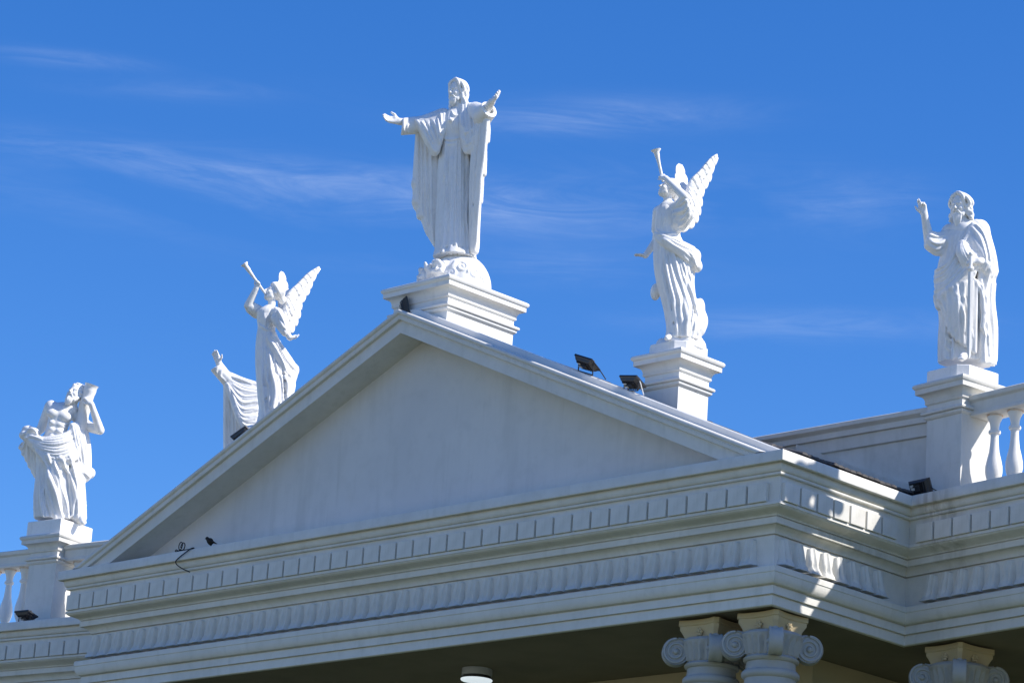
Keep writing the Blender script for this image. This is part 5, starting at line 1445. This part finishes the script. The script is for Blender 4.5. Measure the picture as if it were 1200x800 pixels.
# ------------------------------------------------------------ statue behind the left angel, only an arm and mantle show
def build_behind():
    root = statue('robed_statue', 'white robed statue half hidden behind the trumpet angel, lifting one open hand', (0.100, 3.360, 1.455), 0.8607)
    rng = random.Random(81)
    body = Clay((-1.1, -.60, .02), (.60, .50, 2.60), 0.0095)
    hair = Clay((-.40, -.42, 1.5), (.45, .35, 2.60), 0.009)
    body.chain([(0.005, -0.050, 0.082), (-0.015, -0.050, 0.578), (-0.033, 0.000, 1.342), (-0.055, -0.020, 1.714)], [.10, .13, .16, .17], .05)
    body.cone((-0.197, 0.060, 1.825), (0.094, -0.100, 1.808), .10, .10, .05)
    body.cone((-0.042, -0.030, 1.840), (-0.035, -0.060, 2.035), .07, .06, .03)
    add_head(body, hair, (-0.024, -0.050, 2.052), (-.6, -.78, .05), (0, 0, 1), .29, 1.0, 'long', 1.4, 84)
    sh, el, wr = (-0.231, 0.060, 1.796), (-0.519, 0.000, 1.867), (-0.799, -0.100, 2.180)
    body.chain([sh, el, wr], [.085, .068, .046], .02)
    add_hand(body, wr, (-.42, -.1, .9), (-.55, -.8, -.1), 1, .235, .12, .12, thumb=1.0)
    s2, e2, w2 = (0.132, -0.120, 1.780), (0.267, -0.200, 1.317), (0.084, -0.340, 1.162)
    body.chain([s2, e2, w2], [.085, .068, .046], .02)
    add_hand(body, w2, (-.9, -.3, .1), (0, .8, -.4), 1, .21, .4, .1)
    obj('body', body.mesh('body', 1), M_STATUE, root)
    obj('hair', hair.mesh('hair', 1), M_STATUE, root)
    rob = Clay((-1.1, -.60, .02), (.60, .50, 2.25), 0.009)
    S_ = [sec((-0.277, 0.000, 0.019), (0.321, -0.050, 0.061), .24), sec((-0.315, 0.000, 0.563), (0.285, -0.050, 0.605), .23), sec((-0.299, -0.000, 1.192), (0.279, -0.040, 1.235), .21), sec((-0.291, -0.000, 1.508), (0.216, 0.000, 1.555), .19), sec((-0.299, -0.000, 1.722), (0.185, 0.000, 1.768), .19), sec((-0.214, 0.000, 1.870), (0.100, 0.000, 1.900), .14), sec((-0.100, 0.000, 1.957), (0.033, -0.000, 1.970), .08)]
    rob.loft(S_, .03, fold_fn(14, .05, 85, 1.2, .8))
    rob.cone(lerp(sh, el, -.2), el, .13, .115, .03); cu = (-0.842, -0.100, 2.125)
    rob.cone(el, cu, .115, .085, .02, cut=(cu, (-.42, -.1, .6)))
    rob.ridge([(-0.792, -0.200, 1.899), (-0.839, -0.200, 2.021), (-0.799, -0.200, 2.113)], .018, .012); rob.ridge([(-0.703, -0.200, 1.857), (-0.765, -0.200, 2.003), (-0.713, -0.200, 2.096)], .02, .014)
    obj('tunic', rob.mesh('tunic'), M_STATUE, root)
    man = Clay((-1.0, -.60, .02), (.60, .50, 2.25), 0.009)
    man.sheet([[(-0.688, 0.000, 1.978), (-0.654, 0.060, 1.617), (-0.602, 0.100, 1.064), (-0.486, 0.100, 0.073)], [(-0.615, -0.040, 1.973), (-0.587, 0.000, 1.543), (-0.529, 0.040, 1.055), (-0.414, 0.040, 0.066)], [(-0.467, -0.060, 1.956), (-0.454, -0.080, 1.408), (-0.396, -0.050, 0.918), (-0.293, -0.050, 0.055)], [(-0.304, -0.100, 1.897), (-0.298, -0.140, 1.280), (-0.241, -0.140, 0.784), (-0.148, -0.140, 0.022)]], .026, .02, .3, 4, pleat=(7, .022, .016, (-.2, -1, 0)))
    man.sheet([[(-0.644, -0.080, 2.023), (-0.445, -0.100, 1.972), (-0.207, -0.100, 1.906)], [(-0.656, -0.100, 1.889), (-0.439, -0.200, 1.629), (-0.201, -0.200, 1.676)], [(-0.625, -0.100, 1.816), (-0.430, -0.240, 1.392), (-0.202, -0.240, 1.413)], [(-0.570, -0.080, 1.751), (-0.393, -0.240, 1.245), (-0.171, -0.240, 1.203)]], .028, .02, .3, 5, sub=5, pleat=(7, .022, .016, (-.1, -1, 0)))
    man.sheet([[(-0.622, 0.100, 2.076), (-0.446, 0.120, 2.022), (-0.209, 0.120, 1.968)], [(-0.433, 0.160, 1.348), (-0.191, 0.200, 1.381), (0.051, 0.200, 1.404)], [(-0.283, 0.160, 0.106), (-0.053, 0.200, 0.111), (0.224, 0.160, 0.127)]], .04, .03, .2, 6)
    obj('mantle', man.mesh('mantle'), M_STATUE, root)
    oct_plinth(root, .335, .10, .15, -0.8607)
    return root
build_behind()

# ------------------------------------------------------------ floodlights
def make_floodlight(w=0.30, h=0.22):
    root = empty('floodlight')
    bm = bmesh.new()
    # shallow dish: wide rim in front (-Y side is the glass), ribbed smaller back
    rim = [(-w / 2, -h / 2), (w / 2, -h / 2), (w / 2, h / 2), (-w / 2, h / 2)]
    rows = []
    for k, y in ((1.0, 0.0), (1.0, 0.022), (0.9, 0.03), (0.78, 0.055), (0.72, 0.062)):
        rows.append([bm.verts.new((x * k, y, z * k)) for x, z in rim])
    for a, b in zip(rows, rows[1:]):
        for k in range(4): bm.faces.new((a[k], b[k], b[(k + 1) % 4], a[(k + 1) % 4]))
    bm.faces.new(rows[-1])
    inner = [bm.verts.new((x * 0.9, 0.004, z * 0.88)) for x, z in rim]
    for k in range(4): bm.faces.new((rows[0][k], rows[0][(k + 1) % 4], inner[(k + 1) % 4], inner[k]))
    for q in range(7):
        x = -w * 0.3 + w * 0.6 * q / 6
        add_box(bm, (x - 0.004, 0.058, -h * 0.33), (x + 0.004, 0.078, h * 0.33))
    add_box(bm, (-0.05, 0.05, -0.035), (0.05, 0.095, 0.035), 0.006)
    bmesh.ops.recalc_face_normals(bm, faces=bm.faces)
    hs = obj('housing', bm, M_BLACK, root)
    bm = bmesh.new()
    bm.faces.new([bm.verts.new((x * 0.905, 0.006, z * 0.885)) for x, z in rim])
    obj('glass', bm, M_GLASS, root)
    bm = bmesh.new()
    add_box(bm, (0.02, 0.0945, -0.012), (0.075, 0.098, 0.016))
    for x in (-0.06,):
        add_box(bm, (0.3 * w - 0.05, 0.0785, 0.02), (0.3 * w, 0.0805, 0.05))
    obj('sticker', bm, M_STICKER, root)
    return root
def floodlight(loc, rz, tilt, label, w=0.30, h=0.22, leg=0.13, slope=0.0, legdir=(0, 0)):
    """the head is tilted about its own width; the U bracket stays upright on the ledge"""
    src = make_floodlight(w, h)
    src.location = loc
    src.rotation_euler = (0, 0, rz)
    tag(src, label, 'floodlight', 'black floodlights along the roof edge')
    for ch in src.children:
        ch.rotation_euler = (tilt, slope, 0)
        ch.location = (0, 0, leg)
    bm = bmesh.new()
    for sx in (-1, 1):
        x = sx * w * 0.40
        zb = -sx * math.tan(slope) * w * 0.40
        add_tube(bm, [(x, 0.03, leg + 0.02 + zb), (x, 0.03, zb * 1.0 + 0.01), (x * 0.6, 0.03, zb * 0.6 + 0.006)], 0.0075, 6)
        r = bmesh.ops.create_icosphere(bm, subdivisions=1, radius=0.016)
        bmesh.ops.translate(bm, verts=r['verts'], vec=(x, 0.03, leg + 0.02 + zb))
    add_tube(bm, [(-w * .4, 0.03, math.tan(slope) * w * .4 + 0.006), (w * .4, 0.03, -math.tan(slope) * w * .4 + 0.006)], 0.008, 6)
    obj('bracket', bm, M_BLACK, src)
    return src
def cable_part(root, pts, m=None, r=0.0065):
    bm = bmesh.new()
    P = [Vector(p) for p in pts]
    out = []
    for i in range(len(P) - 1):
        a, b, c, d = P[max(i - 1, 0)], P[i], P[i + 1], P[min(i + 2, len(P) - 1)]
        for k in range(6):
            t = k / 6
            out.append(0.5 * ((2 * b) + (c - a) * t + (2 * a - 5 * b + 4 * c - d) * t * t + (3 * b - 3 * c + d - a) * t ** 3))
    out.append(P[-1])
    add_tube(bm, out, r, 6)
    return obj('cable', bm, m or M_CABLE, root, smooth=True)

VZ = lambda x: RH + 0.088 - SL * abs(x - CX)
HALF = math.pi
f = floodlight((6.0, 0.34, VZ(6.0) + .004), math.radians(146), math.radians(-14), 'narrow black floodlight seen edge on at the very peak of the pediment', 0.17, 0.22, 0.15)
cable_part(f, [(0.02, .03, .02), (.10, .10, .0), (.22, .12, -.04)])
f = floodlight((9.12, 0.345, VZ(9.12) + .003), HALF, math.radians(-66), 'black floodlight on the right slope nearer the peak, its head tilted steeply', 0.29, 0.21, 0.15, math.radians(-21))
cable_part(f, [(-.11, .05, .15), (-.17, .04, .07), (-.24, .02, -.02), (-.30, .0, -.11)])
f = floodlight((9.85, 0.345, VZ(9.85) + .003), HALF, math.radians(-66), 'black floodlight on the right slope just left of the angel pedestal', 0.27, 0.21, 0.13, math.radians(-9))
cable_part(f, [(-.08, .04, .14), (-.13, .03, .09), (-.16, .02, .0), (-.19, .02, -.07)], M_WCABLE)
f = floodlight((3.13, 0.345, VZ(3.13) + .003), HALF, math.radians(-55), 'black floodlight on the left slope in front of the trumpet angel', 0.30, 0.23, 0.15, math.radians(20))
cable_part(f, [(.05, .04, .12), (.12, .03, .08), (.18, .02, .05)], M_WCABLE)
q = wing_pt(1, -0.02, 0.17, 0.012)
f = floodlight(q, HALF - PHI, math.radians(-22), 'black floodlight in the inner corner below the sword bearer pedestal', 0.32, 0.19, 0.115)
cable_part(f, [(-.15, .02, .10), (-.22, .0, .05), (-.28, -.02, .03), (-.36, -.02, .004)])
q = wing_pt(-1, 3.28, 0.18, 0.012)
f = floodlight(q, HALF + PHI, math.radians(-76), 'black floodlight on the left wing ledge below the log bearer', 0.28, 0.22, 0.14)
cable_part(f, [(-.12, .03, .10), (-.17, .02, .05), (-.20, .02, .004)])

# cable hanging over the cornice, with its loose coil
root = empty('cable', (2.5, 0.02, 0.0), 0, 'thin black cable hanging over the front cornice below the left slope', 'cable')
bm = bmesh.new()
pts = smooth_line([(-.16, .03, .012), (-.06, .02, .02), (.10, .02, .012), (.235, .0, .012), (.22, -.035, .0), (.08, -.04, -.06), (-.03, -.04, -.115), (-.055, -.038, -.15), (-.02, -.034, -.19), (.06, -.03, -.235), (.14, -.03, -.27), (.235, -.03, -.305)], 5)
add_tube(bm, pts, 0.0075, 6)
obj('cable_run', bm, M_CABLE, root, smooth=True)
bm = bmesh.new()
add_tube(bm, [(-.07 + .045 * math.cos(t) * (1 + .1 * t / 6), .02 + .006 * t, .075 + .055 * math.sin(t)) for t in np.linspace(-1.6, 9.5, 44)], 0.007, 6)
add_tube(bm, smooth_line([(-.07, .02, .02), (-.10, .03, .012), (-.15, .03, .04), (-.17, .03, .02)], 4), 0.0075, 6)
obj('cable_coil', bm, M_CABLE, root, smooth=True)

# small dark bird on the ledge
bird = Clay((-.12, -.08, -.01), (.10, .08, .20), 0.006)
bird.ball((0, 0, .062), (.040, .030, .048), .02)
bird.chain([(-.02, 0, .075), (-.036, 0, .108)], [.026, .022], .02)
bird.ball((-.040, 0, .120), (.021, .019, .020), .01)
bird.cone((-.055, 0, .121), (-.080, 0, .119), .008, .003, .004)
bird.cone((.02, 0, .05), (.085, 0, .008), .018, .010, .02, ((0, 0, 1), .5))
for q_ in (-1, 1):
    bird.chain([(-.012, q_ * .022, .088), (.018, q_ * .028, .058), (.060, q_ * .014, .030)], [.014, .017, .007], .008)
    bird.cone((.0, q_ * .012, .022), (-.004, q_ * .013, .0), .005, .005, .004)
br = obj('bird', bird.mesh('bird', 1), M_BIRD)
br.location = (3.05, 0.035, 0.004); br.rotation_euler = (0, -.25, .35)
tag(br, 'small dark bird perched on the cornice ledge at the foot of the pediment', 'bird')

# round lamp under the porch ceiling
root = empty('ceiling_lamp', (6.42, 1.58, -1.577), 0, 'round white ceiling lamp glowing under the porch soffit', 'lamp')
bm = bmesh.new(); add_lathe(bm, [(.180, 0.0), (.185, -.003), (.185, -.084), (.180, -.088)], 40)
auto_smooth(obj('lamp_body', bm, M_LIGHTBODY, root), 40)
bm = bmesh.new(); add_lathe(bm, [(.168, -.0885), (.168, -.106), (.192, -.108), (.196, -.112), (.196, -.126), (.188, -.130)], 40)
auto_smooth(obj('trim_ring', bm, M_BLACK, root), 40)
bm = bmesh.new(); add_lathe(bm, [(.192, -.1265), (.195, -.134), (.188, -.146), (.15, -.153), (.06, -.157)], 40)
auto_smooth(obj('diffuser', bm, M_LAMP, root), 50)
